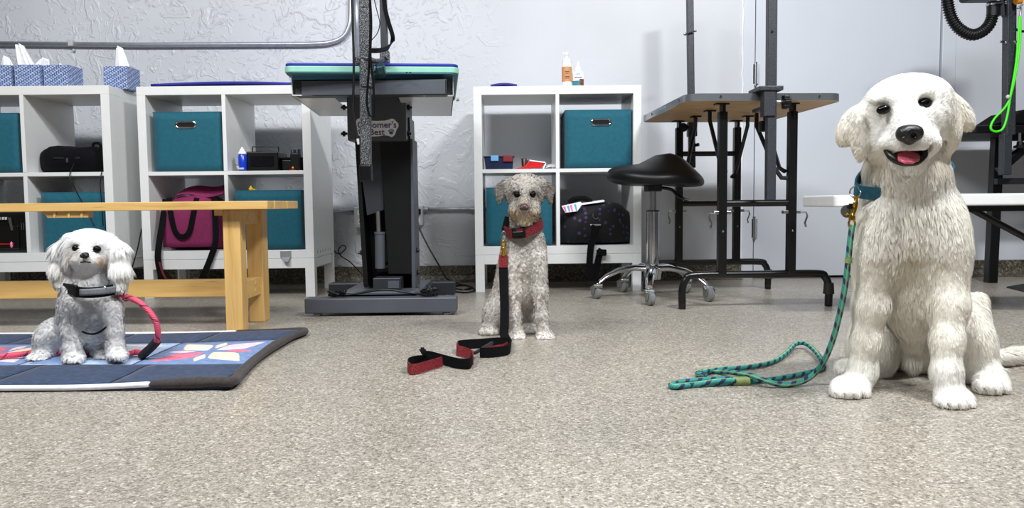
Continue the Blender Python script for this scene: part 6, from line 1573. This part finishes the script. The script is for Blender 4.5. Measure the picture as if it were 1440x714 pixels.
make_fur('fur', dog3, V, Fc, np.random.default_rng(9), 85000, small_spec, .0009, 20, small_color, 5)
eye(SD, (107, 349, -28), (5.6, 4.6, 5), 'eye_brown', dog3, 8); eye(SD, (136.5, 350, -27), (5.6, 4.6, 5), 'eye_brown', dog3, 12)
q = SD.W((119.5, 359, -41)); s = SD.sc((0, 0, -41))
MB().ellipsoid(q, (6 * s, 4.5 * s, 4.6 * s), 18, 10).ellipsoid(q + Vector((-3 * s, -1.5 * s, -.6 * s)), (3.2 * s, 3.6 * s, 3.2 * s), 12, 8).ellipsoid(q + Vector((3 * s, -1.5 * s, -.6 * s)), (3.2 * s, 3.6 * s, 3.2 * s), 12, 8).build('nose', 'nose_black', dog3, smooth=True, autosmooth=False)
MB().tube(smooth_path([SD.W((113, 368.6, -40)), SD.W((118, 368.2, -42)), SD.W((124, 368.4, -41)), SD.W((127.5, 368.8, -38))], 5), .0016, 6).build('mouth', 'lip_black', dog3, smooth=True)
mat('collar_grey', rgb(112, 114, 118), .7, var=.15, scale=200); mat('pink_fray', rgb(222, 92, 118), .7, var=.2)
cl3, wp, nr = ring_band(SD, [(88, 404, -2), (100, 409, -26), (125, 411.5, -38), (150, 409, -30), (167, 404, -4), (163, 400, 30), (128, 400, 50), (92, 400, 30)], .0265, .006, 'black_fabric', dog3, 'collar')
MB().grid(lambda u, v: SD.W((112 + 55 * u, 411 - 5.2 * u * u - 9.5 * (v - .5), -40 - 5.5 * math.sin(u * 2.2 + .5) + 27 * u ** 3)), 12, 3).build('reflective_band', 'collar_grey', cl3, smooth=True, solid=.002)
q = SD.W((147, 404.5, -37)); MB().ellipsoid(q, (.0065, .003, .004), 12, 6).build('collar_stud', 'chrome', cl3, smooth=True)
MB().bar(SD.W((88, 404, -14)), SD.W((108, 409.5, -33)), .012, .03, (0, 0, 1)).build('buckle', 'black_plastic', cl3, bevel=.004)
MB().tube(smooth_path([SD.W((116, 466, -22)), SD.W((124, 469, -25)), SD.W((134, 469, -25)), SD.W((144, 464, -22)), SD.W((152, 457, -18))], 6), .0026, 8).build('harness_strap', 'black_fabric', dog3, smooth=True)
# pink rope leash
r = thing('leash', 'pink rope leash with a black sleeve, curving from the small white dog', 'leash', F(210, 500))
PR = .0075
MB().tube(smooth_path([SD.W((166, 413, 0)), SD.W((178, 417, -6)), SD.W((196, 425, -10)), SD.W((210, 438, -12)), SD.W((219, 452, -12)), SD.W((222, 466, -10)), SD.W((221, 478, -6)), SD.W((217, 486, -2))], 10), PR, 12).build('rope', 'rope_pink', r, smooth=True, uv=True, autosmooth=False)
MB().tube(smooth_path([SD.W((221, 479, -5)), SD.W((214, 487, -1)), SD.W((204, 496, 4)), SD.W((199, 501, 6))], 6), [.0095, .0112, .0115] + [.0112] * 15 + [.0105], 12).build('rubber_sleeve', 'rubber', r, smooth=True)
qq = lambda px, py: F(px, py - 3.5, .026)
MB().tube(smooth_path([SD.W((202, 498, 5)), qq(192, 498.5), qq(180, 501), qq(168, 502.5), qq(150, 501), qq(130, 499.5), qq(112, 499), qq(92, 499), qq(72, 498), qq(48, 499), qq(24, 502), qq(0, 504), qq(-30, 508)], 10), PR, 12).build('rope', 'rope_pink', r, smooth=True, uv=True, autosmooth=False)
MB().tube([SD.W((172, 419 + 2 * math.sin(t), -2 + 2 * math.cos(t))) + Vector((.004 * t, 0, -.002 * t)) for t in range(5)], .002, 6).build('rope_fray', 'pink_fray', r)
